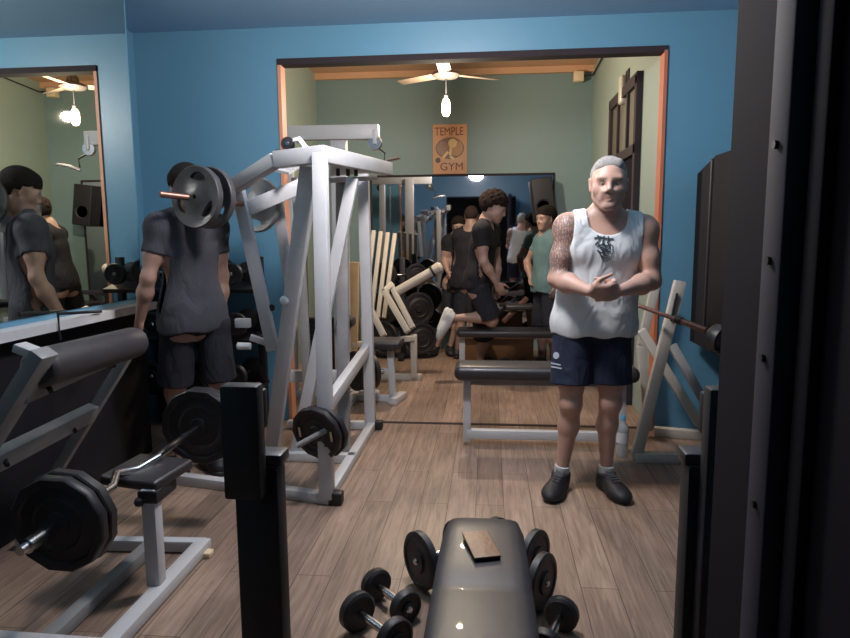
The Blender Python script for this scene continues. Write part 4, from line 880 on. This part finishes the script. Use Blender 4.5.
def tones(V, c, M, sc, skin, lips=(0.34, 0.17, 0.14), brow=(0.16, 0.12, 0.10), beard=None, tattoo=None):
    L = ((V - c) @ M) / sc; n = len(V); out = np.ones((n, 4)); out[:, :3] = skin
    x, y, z = L[:, 0], L[:, 1], L[:, 2]; near = (np.abs(x) < 0.12) & (np.abs(z) < 0.14) & (np.abs(y) < 0.13)
    def blend(w_, col): w_ = np.clip(w_, 0, 1)[:, None] * near[:, None]; out[:, :3] = out[:, :3] * (1 - w_) + np.array(col) * w_
    if beard is not None:
        w_ = np.clip((-0.020 - z - 0.25 * np.abs(np.abs(x) - 0.0) * 0 + np.clip(np.abs(x) - 0.042, 0, 1) * 1.5) / 0.012, 0, 1) * (y < 0.0) * (np.sqrt((x / 0.024) ** 2 + ((z + 0.059) / 0.011) ** 2) > 1)
        blend(w_ * beard[1], beard[0])
    blend(1.3 * (1 - np.sqrt((x / 0.027) ** 2 + ((z + 0.060) / 0.0095) ** 2 + (np.clip(y + 0.08, 0, 1) * 40) ** 2)) * 1.0, lips)
    for s in (-1, 1):
        blend((1.25 - np.sqrt(((x - s * 0.031) / 0.022) ** 2 + ((z - 0.024 + abs(0) ) / 0.0068) ** 2 + (np.clip(y + 0.06, 0, 1) * 60) ** 2)) * 2.2, brow)
        blend((1.2 - np.sqrt(((x - s * 0.030) / 0.0145) ** 2 + ((z - 0.003) / 0.0055) ** 2 + (np.clip(y + 0.06, 0, 1) * 60) ** 2)) * 2.5, (0.09, 0.055, 0.045))
        blend((1.0 - np.sqrt(((x - s * 0.030) / 0.022) ** 2 + ((z - 0.002) / 0.015) ** 2 + (np.clip(y + 0.05, 0, 1) * 60) ** 2)) * 0.5, tuple(a * 0.6 for a in skin))
    if tattoo is not None: out[:, 3] = 1 - tattoo(V)
    return out
WOB = lambda X, Y, Z: 0.004 * np.sin(X * 38 + Z * 9) * np.cos(Y * 31 - Z * 6)
def person(name, label, J, skin, tops, bottoms, hairc, h=0.0065, sc=1.0, hd=1.0, headM=None, face=(), hair='short', beard=None, tattoo=None, build=1.0, armr=1.0, shoes=(0.012, 0.012, 0.015), sole=None, sock=None, hands=None, group=None, tank=False, curls=None, shirt_len=None, sh_hem=None, logo=None, brow=(0.16, 0.12, 0.10), loose=1.0, belly=1.0):
    g = {k: np.array(v, float) for k, v in J.items()}
    pel, nk, hc = g['pelvis'], g['neck'], g['head']
    up = nrm(nk - pel); lf = g['shoL'] - g['shoR']; lf = nrm(lf - up * lf.dot(up)); bk = np.cross(up, lf)
    T = np.stack([lf, bk, up], 1); TL = np.linalg.norm(nk - pel)
    hl = g['hipL'] - g['hipR']; hl = nrm(hl - V3(0, 0, 1) * hl[2])
    base = V3(pel[0], pel[1], min(g['ankL'][2], g['ankR'][2]) - 0.08 * sc)
    root = thing(name, label, 'person', Vector(base), group)
    t = lambda x, y, z: pel + T @ V3(x * sc * build, y * sc, z * TL)      # z as a fraction of the trunk
    B = SDF()
    A = lambda c, r, k=0.05: B.ell(t(*c), np.array(r) * sc * np.array([build, 1, 1]), T, k)
    A((0, 0.005, 0.0), (0.150, 0.105, 0.115)); A((0, 0.0, 0.30), (0.132, 0.098 * belly, 0.15), 0.06); A((0, 0.0, 0.62), (0.160, 0.110, 0.17), 0.06)
    A((0.072, -0.055, 0.70), (0.082, 0.055, 0.075), 0.03); A((-0.072, -0.055, 0.70), (0.082, 0.055, 0.075), 0.03)
    A((0.0, 0.02, 0.86), (0.125, 0.075, 0.07), 0.05)
    hb = hc + headM @ V3(0, 0.025, -0.055) * sc * hd
    B.cone(nk - up * 0.02, hb, 0.064 * sc * (0.5 + build / 2), 0.056 * sc * (0.5 + build / 2), 0.035)
    for s, L_ in ((1, 'L'), (-1, 'R')):
        sh, el, wr, hp, kn, an = g['sho' + L_], g['elb' + L_], g['wri' + L_], g['hip' + L_], g['kne' + L_], g['ank' + L_]
        B.cone(nk + up * 0.025 * sc, sh + up * 0.02 * sc, 0.042 * sc, 0.046 * sc, 0.05)
        B.cone(t(0, 0.0, 0.80), sh, 0.07 * sc, 0.062 * sc * armr, 0.05)
        B.ell(sh - up * 0.012 * sc, np.array([0.062, 0.064, 0.075]) * sc * armr, T, 0.04)
        m1 = sh * 0.45 + el * 0.55; B.cone(sh, m1, 0.054 * sc * armr, 0.050 * sc * armr, 0.03); B.cone(m1, el, 0.050 * sc * armr, 0.038 * sc * armr, 0.03)
        m2 = el * 0.66 + wr * 0.34; B.cone(el, m2, 0.038 * sc * armr, 0.044 * sc * armr, 0.03); B.cone(m2, wr, 0.043 * sc * armr, 0.0265 * sc, 0.03)
        B.cone(t(s * 0.075, 0.0, 0.02), hp - V3(0, 0, 0.03), 0.09 * sc, 0.092 * sc, 0.05)
        mk = hp * 0.25 + kn * 0.75; B.cone(hp, mk, 0.086 * sc, 0.064 * sc, 0.04); B.cone(mk, kn, 0.064 * sc, 0.055 * sc, 0.03)
        sd_ = nrm(an - kn); th = nrm(kn - hp); fwd = g['toe' + L_] - an; fwd = nrm(fwd - sd_ * fwd.dot(sd_))
        B.ell(kn - nrm(np.cross(lf, sd_)) * 0.0 + fwd * 0.015 * sc, np.array([0.05, 0.05, 0.055]) * sc, None, 0.03)
        mc = kn * 0.68 + an * 0.32 - fwd * 0.020 * sc; B.cone(kn, mc, 0.050 * sc, 0.056 * sc, 0.03); B.cone(mc, an, 0.052 * sc, 0.030 * sc, 0.03)
        B.cone(an, an * 0.4 + g['toe' + L_] * 0.6 - V3(0, 0, 0.012), 0.026 * sc, 0.024 * sc, 0.015)
        if hands and hands.get(L_): hm = hands[L_]; hand(B, wr, hm[0], s, hm[1], sc * 1.06, thumb=hm[2] if len(hm) > 2 else 0.6)
        else:
            fd = nrm(wr - el); pn = nrm(-lf * s - fd * (-lf * s).dot(fd)); hand(B, wr, np.stack([nrm(np.cross(pn, fd)) * (-s if True else 1) * (1 if np.cross(pn, fd).dot(-bk) * -s > 0 else -1), pn, fd], 1), s, 0.45, sc)
    head(B, hc, headM, sc * hd, 1.0)
    V, F = B.mesh(h)
    SK = skin_mat(name + '_skin', skin)
    body = np_obj('body', V, F, SK, root, lambda v: tones(v, hc, headM, sc * hd, skin, beard=beard, tattoo=tattoo, brow=brow), 1)
    # eyes
    for s in (-1, 1):
        if h > 0.009: break
        c = hc + sc * hd * (headM @ V3(0.030 * s, -0.0775, 0.0025)); fwd = Vector(headM @ V3(0, -1, 0))
        q = MB(); q.lathe(Vector(c), fwd, [(0.001, -0.009), (0.0075, -0.005), (0.0098, 0.002), (0.008, 0.0080), (0.005, 0.0098)], 16); ey = q.build('eye', mat('eye_white', (0.42, 0.36, 0.34), 0.3), root)
        q = MB(); q.lathe(Vector(c) + fwd * 0.0093, fwd, [(0.0052, 0), (0.0045, 0.0015), (0.001, 0.002)], 14); q.build('iris', mat('dark_iris', (0.03, 0.02, 0.015), 0.2), ey)
    # hair
    H = SDF(); P = lambda x, y, z: hc + sc * hd * (headM @ V3(x, y, z))
    g_ = {'short': 0.0035, 'buzz': 0.004, 'thick': 0.018, 'curly': 0.026}[hair]
    H.ell(P(0, 0.020, 0.036), np.array([0.077 + g_, 0.095 + g_, 0.088 + g_]) * sc * hd, headM, 0.01)
    if hair in ('thick', 'curly', 'short'): H.cone(P(-0.033, -0.042, 0.088), P(0.035, -0.040, 0.090), 0.020 * sc * hd + g_ * 0.5, 0.020 * sc * hd + g_ * 0.5, 0.03)
    if hair == 'curly':
        rr = random.Random(3)
        for k in range(70):
            a = rr.uniform(0, 2 * math.pi); z_ = rr.uniform(-0.3, 1.0); ro = math.sqrt(1 - z_ * z_); p = (0.094 * ro * math.cos(a), 0.02 + 0.112 * ro * math.sin(a), 0.038 + 0.108 * z_)
            if p[1] < -0.06 and p[2] < 0.06: continue
            H.ell(P(*p), np.array([0.017, 0.017, 0.015]) * sc * hd, None, 0.006)
    iM = headM.T
    def hcut(X, Y, Z):
        lx = (iM[0, 0] * (X - hc[0]) + iM[0, 1] * (Y - hc[1]) + iM[0, 2] * (Z - hc[2])) / (sc * hd)
        ly = (iM[1, 0] * (X - hc[0]) + iM[1, 1] * (Y - hc[1]) + iM[1, 2] * (Z - hc[2])) / (sc * hd)
        lz = (iM[2, 0] * (X - hc[0]) + iM[2, 1] * (Y - hc[1]) + iM[2, 2] * (Z - hc[2])) / (sc * hd)
        hl_ = 0.078 if hair in ('short', 'buzz') else 0.056
        front = np.where(ly < -0.045, hl_ - 0.25 * np.abs(lx) - lz, np.where(ly < 0.004, (0.030 if True else 0) - lz + np.clip(-0.02 - ly, 0, 1) * 0.9, np.where(ly < 0.04, -0.002 - lz, -0.055 - lz))) + 0.003 * np.sin(lx * 420) * np.cos(ly * 380)
        return front
    V, F = H.mesh(min(h, 0.006), cut=hcut); np_obj('hair', V, F, mat(name + '_hair_' + hair + str(hairc), hairc, 0.9, var=0.35, scale=60, bump=0.6, bscale=160, spec=0.1), root, None, 2 if hair != 'curly' else 1)
    # top
    if tops:
        S = SDF(); e = 0.012
        G = lambda c, r, k=0.06: S.ell(t(*c), np.array(r) * sc * np.array([build, 1, 1]), T, k)
        G((0, 0.003, -0.02), (0.168 * loose, 0.128 * belly, 0.14)); G((0, 0.0, 0.30), (0.158 * loose, 0.122 * belly, 0.17)); G((0, 0.0, 0.62), (0.172, 0.125, 0.18))
        G((0.072, -0.057, 0.70), (0.090, 0.064, 0.085), 0.04); G((-0.072, -0.057, 0.70), (0.090, 0.064, 0.085), 0.04); G((0, 0.02, 0.86), (0.14, 0.09, 0.085), 0.05)
        hw = 0.080 if tank else 0.095; hr_ = 0.106 if tank else 0.105 * loose; S.cone(t(hw * .9, 0.0, 0.1), t(hw, 0, -0.30), hr_ * sc, hr_ * sc, 0.08); S.cone(t(-hw * .9, 0.0, 0.1), t(-hw, 0, -0.30), hr_ * sc, hr_ * sc, 0.08)
        for s, L_ in ((1, 'L'), (-1, 'R')):
            sh, el = g['sho' + L_], g['elb' + L_]
            S.cone(nk + up * 0.02 * sc, sh + up * 0.02 * sc, 0.054 * sc, 0.060 * sc, 0.05); S.cone(t(0, 0, 0.8), sh, 0.08 * sc, 0.076 * sc * armr, 0.05)
            if not tank:
                m_ = sh * 0.42 + el * 0.58; S.ell(sh - up * 0.01, np.array([0.074, 0.076, 0.085]) * sc * armr, T, 0.04); S.cone(sh, m_, 0.068 * sc * armr, 0.070 * sc * armr, 0.03)
        hem = shirt_len if shirt_len is not None else pel[2] - 0.06 * sc
        arms = [(g['sho' + L_], nrm(g['elb' + L_] - g['sho' + L_]), np.linalg.norm(g['elb' + L_] - g['sho' + L_]) * 0.52) for L_ in 'LR']
        nkc = nk + up * 0.035 * sc
        def cut(X, Y, Z):
            px, py, pz = X - nkc[0], Y - nkc[1], Z - nkc[2]
            lx = px * lf[0] + py * lf[1] + pz * lf[2]; ly = px * bk[0] + py * bk[1] + pz * bk[2]; lz = px * up[0] + py * up[1] + pz * up[2]
            dep = 0.085 * sc if tank else 0.055 * sc
            zz = lz + np.where(ly < 0, dep * 0.62, 0.01) ; wd = (0.105 if tank else 0.085) * sc
            c = 0.10 * sc - np.sqrt(lx ** 2 * (0.10 / wd * sc if False else (0.10 * sc / wd) ** 2) + (np.minimum(zz, 0)) ** 2 * 1.6 + (ly * 0.55) ** 2)
            c = np.where(lz > 0.05 * sc, 0.05, c)
            c = np.maximum(c, hem - Z + 0.006 * np.sin(X * 40) + 0.004 * np.sin(Y * 55))
            if tank:
                for (sh, ad_, ln), s in zip(arms, (1, -1)):
                    q = ((X - sh[0]) * lf[0] + (Y - sh[1]) * lf[1] + (Z - sh[2]) * lf[2]) * s; w_ = (X - sh[0]) * up[0] + (Y - sh[1]) * up[1] + (Z - sh[2]) * up[2]
                    # arm hole: everything outside an arc from shoulder strap to armpit
                    lim = np.where(w_ > -0.04 * sc, -0.018 * sc, -0.018 * sc + (-(w_ + 0.04 * sc)) * 0.28); c = np.maximum(c, np.where(w_ > -0.20 * sc, q - lim, q - 0.3))
            else:
                for sh, ad_, ln in arms:
                    al = (X - sh[0]) * ad_[0] + (Y - sh[1]) * ad_[1] + (Z - sh[2]) * ad_[2]
                    r2 = np.sqrt(np.maximum((X - sh[0]) ** 2 + (Y - sh[1]) ** 2 + (Z - sh[2]) ** 2 - al ** 2, 0)); c = np.maximum(c, np.where(r2 < 0.10 * sc, al - ln, -1) * np.where(al > ln * 0.9, 1, 0) + np.where(al > ln * 0.9, 0, -1) * 1.0)
            return c
        V, F = S.mesh(min(h, 0.008), shell=0.014, cut=cut); so = np_obj('shirt', V, F, tops, root, None, 1)
    else: so = None
    if bottoms:
        S = SDF()
        S.ell(t(0, 0.005, 0.02), np.array([0.155, 0.116 * belly, 0.13]) * sc * np.array([build, 1, 1]), T, 0.06)
        for s, L_ in ((1, 'L'), (-1, 'R')):
            hp, kn = g['hip' + L_], g['kne' + L_]; S.cone(t(s * 0.06, 0.0, 0.0), hp, 0.100 * sc, 0.102 * sc, 0.04)
            m_ = hp * 0.1 + kn * 0.9; S.cone(hp, m_, 0.096 * sc * loose, 0.104 * sc * loose, 0.02)
        f_ = sh_hem if sh_hem is not None else 0.80
        legs = [(g['hip' + L_], nrm(g['kne' + L_] - g['hip' + L_]), np.linalg.norm(g['kne' + L_] - g['hip' + L_]) * f_) for L_ in 'LR']
        def cutb(X, Y, Z):
            c = -1.0
            wz = (X - pel[0]) * up[0] + (Y - pel[1]) * up[1] + (Z - pel[2]) * up[2]; c = np.maximum(c, wz - 0.10 * sc)
            for hp, ad_, ln in legs:
                al = (X - hp[0]) * ad_[0] + (Y - hp[1]) * ad_[1] + (Z - hp[2]) * ad_[2]
                r2 = np.sqrt(np.maximum((X - hp[0]) ** 2 + (Y - hp[1]) ** 2 + (Z - hp[2]) ** 2 - al ** 2, 0)); c = np.maximum(c, np.where((r2 < 0.14 * sc * loose) & (al > ln * 0.8), al - ln, -1))
            return c
        V, F = S.mesh(min(h, 0.008), shell=0.016, cut=cutb); sho = np_obj('shorts', V, F, bottoms, root, None, 1)
    else: sho = None
    # shoes
    for L_ in 'LR':
        an, toe = g['ank' + L_], g['toe' + L_]; f = nrm(toe - an); sdv = nrm(g['kne' + L_] - an); f = nrm(toe - (an - sdv * 0.055 * sc)); u = nrm(sdv - f * sdv.dot(f)); l = np.cross(u, f)
        heel = an - u * 0.050 * sc - f * 0.045 * sc; M = np.stack([l, -f, u], 1); S = SDF()
        Ls = 0.285 * sc
        S.ell(heel + f * 0.02 * sc + u * 0.012, np.array([0.043, 0.055, 0.044]) * sc, M, 0.03); S.ell(heel + f * Ls * 0.50 + u * 0.004, np.array([0.050, 0.12, 0.042]) * sc, M, 0.04)
        S.ell(heel + f * Ls * 0.70 - u * 0.002, np.array([0.058, 0.088, 0.037]) * sc, M, 0.03); S.cone(heel + f * 0.045 * sc, an + u * 0.03 * sc, 0.042 * sc, 0.045 * sc, 0.03); S.cone(an + u * 0.004 * sc, heel + f * 0.18 * sc + u * 0.008 * sc, 0.040 * sc, 0.032 * sc, 0.03)
        fl = heel - u * 0.030 * sc
        top_ = an + u * 0.016 * sc - f * 0.0
        def cs(X, Y, Z): return np.maximum(-((X - fl[0]) * u[0] + (Y - fl[1]) * u[1] + (Z - fl[2]) * u[2]), ((X - top_[0]) * u[0] + (Y - top_[1]) * u[1] + (Z - top_[2]) * u[2]))
        V, F = S.mesh(min(h, 0.006), cut=cs); shoe = np_obj('shoe', V, F, mat(name + '_shoe' + str(shoes), shoes, 0.6, var=0.3, scale=30, bump=0.2), root, None, 1)
        S2 = SDF(); S2.ell(heel + f * 0.03 * sc - u * 0.022 * sc, np.array([0.038, 0.055, 0.013]) * sc, M, 0.02); S2.ell(heel + f * Ls * 0.66 - u * 0.022 * sc, np.array([0.051, 0.088, 0.013]) * sc, M, 0.02); S2.cone(heel - u * 0.02 * sc, heel + f * Ls * 0.6 - u * 0.02 * sc, 0.014 * sc, 0.014 * sc, 0.06)
        V2, F2 = S2.mesh(min(h, 0.006)); np_obj('sole', V2, F2, mat(name + '_sole' + str(sole or shoes), sole or shoes, 0.6), shoe, None, 1)
        if h < 0.008:
            q = MB()
            for k in range(4):
                c0_ = heel + f * (0.105 + 0.022 * k) * sc; rel = V - c0_; mk_ = (np.abs(rel @ f) < 0.008) & (np.abs(rel @ l) < 0.012); c_ = c0_ + u * (((rel @ u)[mk_].max() if mk_.any() else 0.06) + 0.001); q.tube(Vector(c_ - l * 0.020 * sc), Vector(c_ + l * 0.020 * sc), 0.004, seg=8)
            cT = an - u * 0.002 * sc + f * 0.045 * sc; q.box(Vector(cT + u * 0.02), (0.045 * sc, 0.008, 0.05 * sc), Matrix(np.stack([l, -f, u], 1).tolist()) @ Matrix.Rotation(R_(-25), 3, 'X'), 0.003)
            q.build('laces', mat('lace', (0.10, 0.10, 0.11), 0.8), shoe)
        if sock:
            q = MB(); q.lathe(Vector(an - sdv * 0.01), Vector(sdv), [(0.040 * sc, 0), (0.042 * sc, 0.045 * sc), (0.041 * sc, 0.062 * sc), (0.030 * sc, 0.064 * sc)], 24, closed=False); q.build('sock', mat('white_sock', sock, 0.85), shoe)
    return root, body, so, sho
def TO(px, py, Y): return np.array(at(px, py, Y=Y))
# ---- the man in the white tank top
mh = 0.0055
aL, aR = np.array(at(606, 481, Y=3.52)), np.array(at(561, 483, Y=3.50))
aL[2] = aR[2] = 0.085
J = dict(pelvis=(0.555, 3.50, 0.94), neck=TO(605, 217, 3.45), head=TO(608.5, 185, 3.40),
         shoL=TO(643, 231, 3.45), shoR=TO(568, 229, 3.44), elbL=TO(652, 281, 3.40), elbR=TO(557, 279, 3.40), wriL=TO(619, 291, 3.22), wriR=TO(590, 291, 3.20),
         hipL=(0.645, 3.51, 0.90), hipR=(0.445, 3.50, 0.90), kneL=TO(610, 402, 3.48), kneR=TO(571, 403, 3.46), ankL=aL, ankR=aR,
         toeL=(aL[0] + 0.06, aL[1] - 0.20, 0.03), toeR=(aR[0] - 0.075, aR[1] - 0.19, 0.03))
def tat(V):
    sh, el = J['shoR'], J['elbR']; d = el - sh; L = np.linalg.norm(d); u = d / L; p = V - sh; al = p @ u; r = np.linalg.norm(p - al[:, None] * u, axis=1)
    out = np.clip((0.10 - r) / 0.01, 0, 1) * np.clip((al + 0.07) / 0.02, 0, 1) * np.clip((L * 0.98 - al) / 0.03, 0, 1) * ((V[:, 0] < J['shoR'][0] + 0.05))
    return out * 0.75
def Mh(ac, pn, fd):
    fd = nrm(fd); pn = np.array(pn, float); pn = nrm(pn - fd * pn.dot(fd)); a = np.cross(pn, fd); a = a * (1 if a.dot(np.array(ac)) > 0 else -1); return np.stack([a, pn, fd], 1)
hands = dict(R=(Mh((0, -0.5, 0.9), (0.2, 0.9, 0.5), (0.93, -0.12, -0.02)), 0.80, 0.5), L=(Mh((0, -0.5, 0.9), (-0.2, 0.9, -0.1), (-0.93, -0.20, -0.10)), 0.85, 0.5))
TANK = cloth_mat('white_tank_cloth', (0.66, 0.68, 0.70), 0.05, 0.38, 8); NAVY = cloth_mat('navy_shorts_cloth', (0.020, 0.026, 0.050), 0.2, 0.4, 10)
root, body, shirt, shorts = person('person', 'person in a white tank top and navy shorts standing with hands clasped', J, (0.50, 0.30, 0.235), TANK, NAVY, (0.30, 0.285, 0.275),
    h=mh, sc=1.0, hd=1.14, headM=Rm(-7, 3, 1), hair='short', tattoo=tat, build=1.22, armr=1.12, shoes=(0.009, 0.009, 0.012), sock=(0.5, 0.5, 0.5), hands=hands, tank=True, shirt_len=0.868, sh_hem=0.74, loose=1.1, brow=(0.20, 0.15, 0.12), beard=((0.36, 0.25, 0.22), 0.45), belly=1.08)
# printed marks laid on the cloth
def decal(target, strokes, ctr_px, m, name, width=0.004, Y0=2.9, off=0.0035):
    dg = bpy.context.evaluated_depsgraph_get(); from mathutils.bvhtree import BVHTree
    me = target.data; org = target.matrix_world.translation.copy() if False else ORG[target.name]
    bv = BVHTree.FromPolygons([v.co + org for v in me.vertices], [p.vertices[:] for p in me.polygons])
    q = MB(); bm = q.bm
    for st in strokes:
        prev = None; dense = []
        for a, b_ in zip(st, st[1:]):
            for k in range(6): dense.append((a[0] + (b_[0] - a[0]) * k / 6, a[1] + (b_[1] - a[1]) * k / 6))
        dense.append(st[-1]); pts = []
        for (x, y) in dense:
            w0 = at(x, y, Y=Y0); d_ = (w0 - Vector((0, 0, CAM_H))).normalized(); hit, n_, i_, ds = bv.ray_cast(w0, d_)
            if hit is not None: pts.append((hit + n_ * off, n_, d_))
        for i, (p, n_, d_) in enumerate(pts):
            a = pts[max(i - 1, 0)][0]; b_ = pts[min(i + 1, len(pts) - 1)][0]; tn = (b_ - a)
            if tn.length < 1e-6: continue
            sd_ = tn.normalized().cross(n_).normalized() * width / 2
            cur = (bm.verts.new(p + sd_), bm.verts.new(p - sd_))
            if prev: bm.faces.new((prev[0], prev[1], cur[1], cur[0]))
            prev = cur
    o = q.build(name, m, target); return o
PRN = mat('dark_print', (0.035, 0.045, 0.06), 0.7)
S_ = [[(594, 238.5), (600, 237), (607, 239), (613.5, 239)], [(597, 235.5), (600.5, 238), (597, 243), (595, 245)], [(604, 236), (603, 241), (602.5, 246)], [(608, 236.5), (609, 240), (607, 243)],
      [(597, 247), (602, 244.5), (607, 246), (611, 244)], [(598, 243), (601, 249), (605, 252), (600, 253), (597, 250)], [(604, 243), (606, 249), (603, 254), (607, 256)], [(608, 243), (610, 248), (606, 251), (611, 252)],
      [(599, 251), (601, 256), (605, 258)], [(601, 247.5), (607, 250), (602, 252)]]
decal(shirt, S_, None, PRN, 'chest_print', 0.0075)
S2_ = [[(600, 254), (602, 259), (606, 261.5), (611, 258), (613, 251), (612.5, 245)], [(605, 254), (609, 254), (606, 258), (610, 256.5)], [(602, 256), (608, 260)]]
decal(shirt, S2_, None, mat('grey_print', (0.13, 0.15, 0.17), 0.7), 'shield_print', 0.006)
WP = mat('white_print', (0.45, 0.48, 0.55), 0.7)
circ = [(556.5 + 2.6 * math.cos(a) * r, 355.5 + 2.9 * math.sin(a) * r) for r in (1, 0.66, 0.33) for a in [k * math.pi / 5 for k in range(11)]]
decal(shorts, [circ], None, WP, 'leg_emblem', 0.007)
decal(shorts, [[(551.5, 363), (561, 365)], [(551.5, 366.5), (562, 368.5)]], None, WP, 'leg_lettering', 0.0075)

# ---- the man at the left seen from behind
J = dict(pelvis=(-1.70, 3.58, 0.93), neck=TO(187, 214, 3.58), head=TO(186, 189, 3.56), shoL=TO(159, 228, 3.46), shoR=TO(215, 228, 3.72),
         elbL=TO(148, 278, 3.40), elbR=TO(222, 276, 3.74), wriL=TO(140, 320, 3.46), wriR=TO(220, 322, 3.70),
         hipL=(-1.77, 3.52, 0.89), hipR=(-1.62, 3.64, 0.89), kneL=(-1.84, 3.58, 0.49), kneR=(-1.60, 3.66, 0.49), ankL=(-1.80, 3.52, 0.085), ankR=(-1.60, 3.58, 0.085), toeL=(-1.96, 3.68, 0.03), toeR=(-1.76, 3.74, 0.03))
DT = cloth_mat('charcoal_tee_cloth', (0.050, 0.050, 0.062), 0.15, 0.35, 8); DS = cloth_mat('black_shorts_cloth', (0.018, 0.019, 0.027), 0.2, 0.35, 9)
person('person', 'person in a charcoal t-shirt seen from behind before the big mirror', J, (0.34, 0.20, 0.155), DT, DS, (0.015, 0.012, 0.011), h=0.0075, headM=Rm(232, 24, 0), hair='thick', build=1.08, armr=0.95, hands=None, sh_hem=0.85, shirt_len=0.86, beard=((0.12, 0.08, 0.07), 0.4))
# ---- kneeling man in the back room
J = dict(pelvis=TO(478, 282, 6.15), neck=TO(486, 222, 6.12), head=TO(494, 208, 6.05), shoL=TO(492, 231, 6.33), shoR=TO(481, 231, 5.95), elbL=TO(497, 262, 6.36), elbR=TO(484, 262, 5.90), wriL=TO(497, 285, 6.33), wriR=TO(497, 284, 5.95),
         hipL=TO(480, 287, 6.28), hipR=TO(478, 288, 6.05), kneL=TO(484, 342, 6.50), kneR=TO(492, 320, 6.08), ankL=(TO(480, 385, 6.52)[0], 6.52, 0.085), ankR=TO(452, 318, 6.06), toeL=(TO(496, 385, 6.5)[0], 6.45, 0.03), toeR=TO(441, 331, 6.05))
person('person', 'person with dark curly hair kneeling one leg on the back bench', J, (0.34, 0.215, 0.175), cloth_mat('black_tee_cloth', (0.014, 0.013, 0.017), 0.2), cloth_mat('black_shorts_cloth', (0.02, 0.02, 0.03), 0.2), (0.016, 0.010, 0.009), h=0.009, headM=Rm(82, 24, 0), hair='curly', build=1.05, armr=0.95, shoes=(0.5, 0.5, 0.5), sole=(0.6, 0.6, 0.6), sh_hem=0.92, shirt_len=TO(478, 288, 6.15)[2], hd=1.1)
# ---- teal shirt
J = dict(pelvis=TO(546, 286, 6.75), neck=TO(546, 233, 6.8), head=TO(546, 219, 6.76), shoL=TO(541, 241, 6.98), shoR=TO(560, 243, 6.62), elbL=TO(527, 262, 7.0), elbR=TO(566, 268, 6.55), wriL=TO(531, 279, 6.82), wriR=TO(558, 285, 6.5),
         hipL=TO(543, 291, 6.85), hipR=TO(551, 291, 6.66), kneL=TO(541, 330, 6.85), kneR=TO(552, 330, 6.62), ankL=(TO(541, 370, 6.9)[0], 6.9, 0.085), ankR=(TO(553, 372, 6.65)[0], 6.65, 0.085), toeL=(TO(530, 370, 6.85)[0], 6.8, 0.03), toeR=(TO(540, 372, 6.5)[0], 6.5, 0.03))
person('person', 'person in a teal t-shirt standing with a hand on the hip', J, (0.30, 0.185, 0.15), cloth_mat('teal_tee_cloth', (0.10, 0.17, 0.185), 0.08), cloth_mat('black_shorts_cloth', (0.02, 0.02, 0.03), 0.2), (0.014, 0.011, 0.010), h=0.009, headM=Rm(-52, 6, 0), hair='thick', build=1.0, armr=0.9, sh_hem=0.9)
# ---- dark tee, back of head
J = dict(pelvis=TO(467, 282, 7.25), neck=TO(471, 228, 7.25), head=TO(471.5, 217, 7.28), shoL=TO(459, 236, 7.3), shoR=TO(483, 236, 7.2), elbL=TO(458, 260, 7.4), elbR=TO(487, 260, 7.3), wriL=TO(455, 272, 7.5), wriR=TO(484, 280, 7.45),
         hipL=TO(463, 286, 7.27), hipR=TO(473, 286, 7.22), kneL=TO(462, 318, 7.3), kneR=TO(474, 318, 7.22), ankL=(-0.36, 7.3, 0.085), ankR=(-0.20, 7.22, 0.085), toeL=(-0.38, 7.5, 0.03), toeR=(-0.2, 7.44, 0.03))
person('person', 'person in a black t-shirt with cropped hair seen from behind before the far mirror', J, (0.26, 0.16, 0.13), cloth_mat('black_tee_cloth', (0.014, 0.013, 0.017), 0.2), cloth_mat('black_shorts_cloth', (0.02, 0.02, 0.03), 0.2), (0.03, 0.02, 0.018), h=0.010, headM=Rm(175, 8, 0), hair='buzz', build=1.05, sc=0.95, sh_hem=0.9)
# ---- bearded man with orange front
J = dict(pelvis=TO(455, 284, 7.55), neck=TO(457, 236, 7.55), head=TO(458.5, 227, 7.5), shoL=TO(467, 243, 7.58), shoR=TO(448, 242, 7.5), elbL=TO(469, 262, 7.6), elbR=TO(444.5, 260, 7.48), wriL=TO(462, 270, 7.42), wriR=TO(448, 272, 7.4),
         hipL=TO(458, 287, 7.55), hipR=TO(450, 287, 7.55), kneL=TO(459, 318, 7.52), kneR=TO(449, 318, 7.5), ankL=(-0.46, 7.55, 0.085), ankR=(-0.62, 7.55, 0.085), toeL=(-0.43, 7.35, 0.03), toeR=(-0.65, 7.35, 0.03))
r_, b_, s_, sh_ = person('person', 'person with a dark beard in a black t-shirt facing us before the far mirror', J, (0.36, 0.22, 0.18), cloth_mat('black_tee_cloth', (0.014, 0.013, 0.017), 0.2), cloth_mat('black_shorts_cloth', (0.02, 0.02, 0.03), 0.2), (0.018, 0.012, 0.010), h=0.010, headM=Rm(10, 10, 0), hair='thick', build=0.95, sc=0.9, sh_hem=0.9, beard=((0.03, 0.02, 0.018), 0.9))
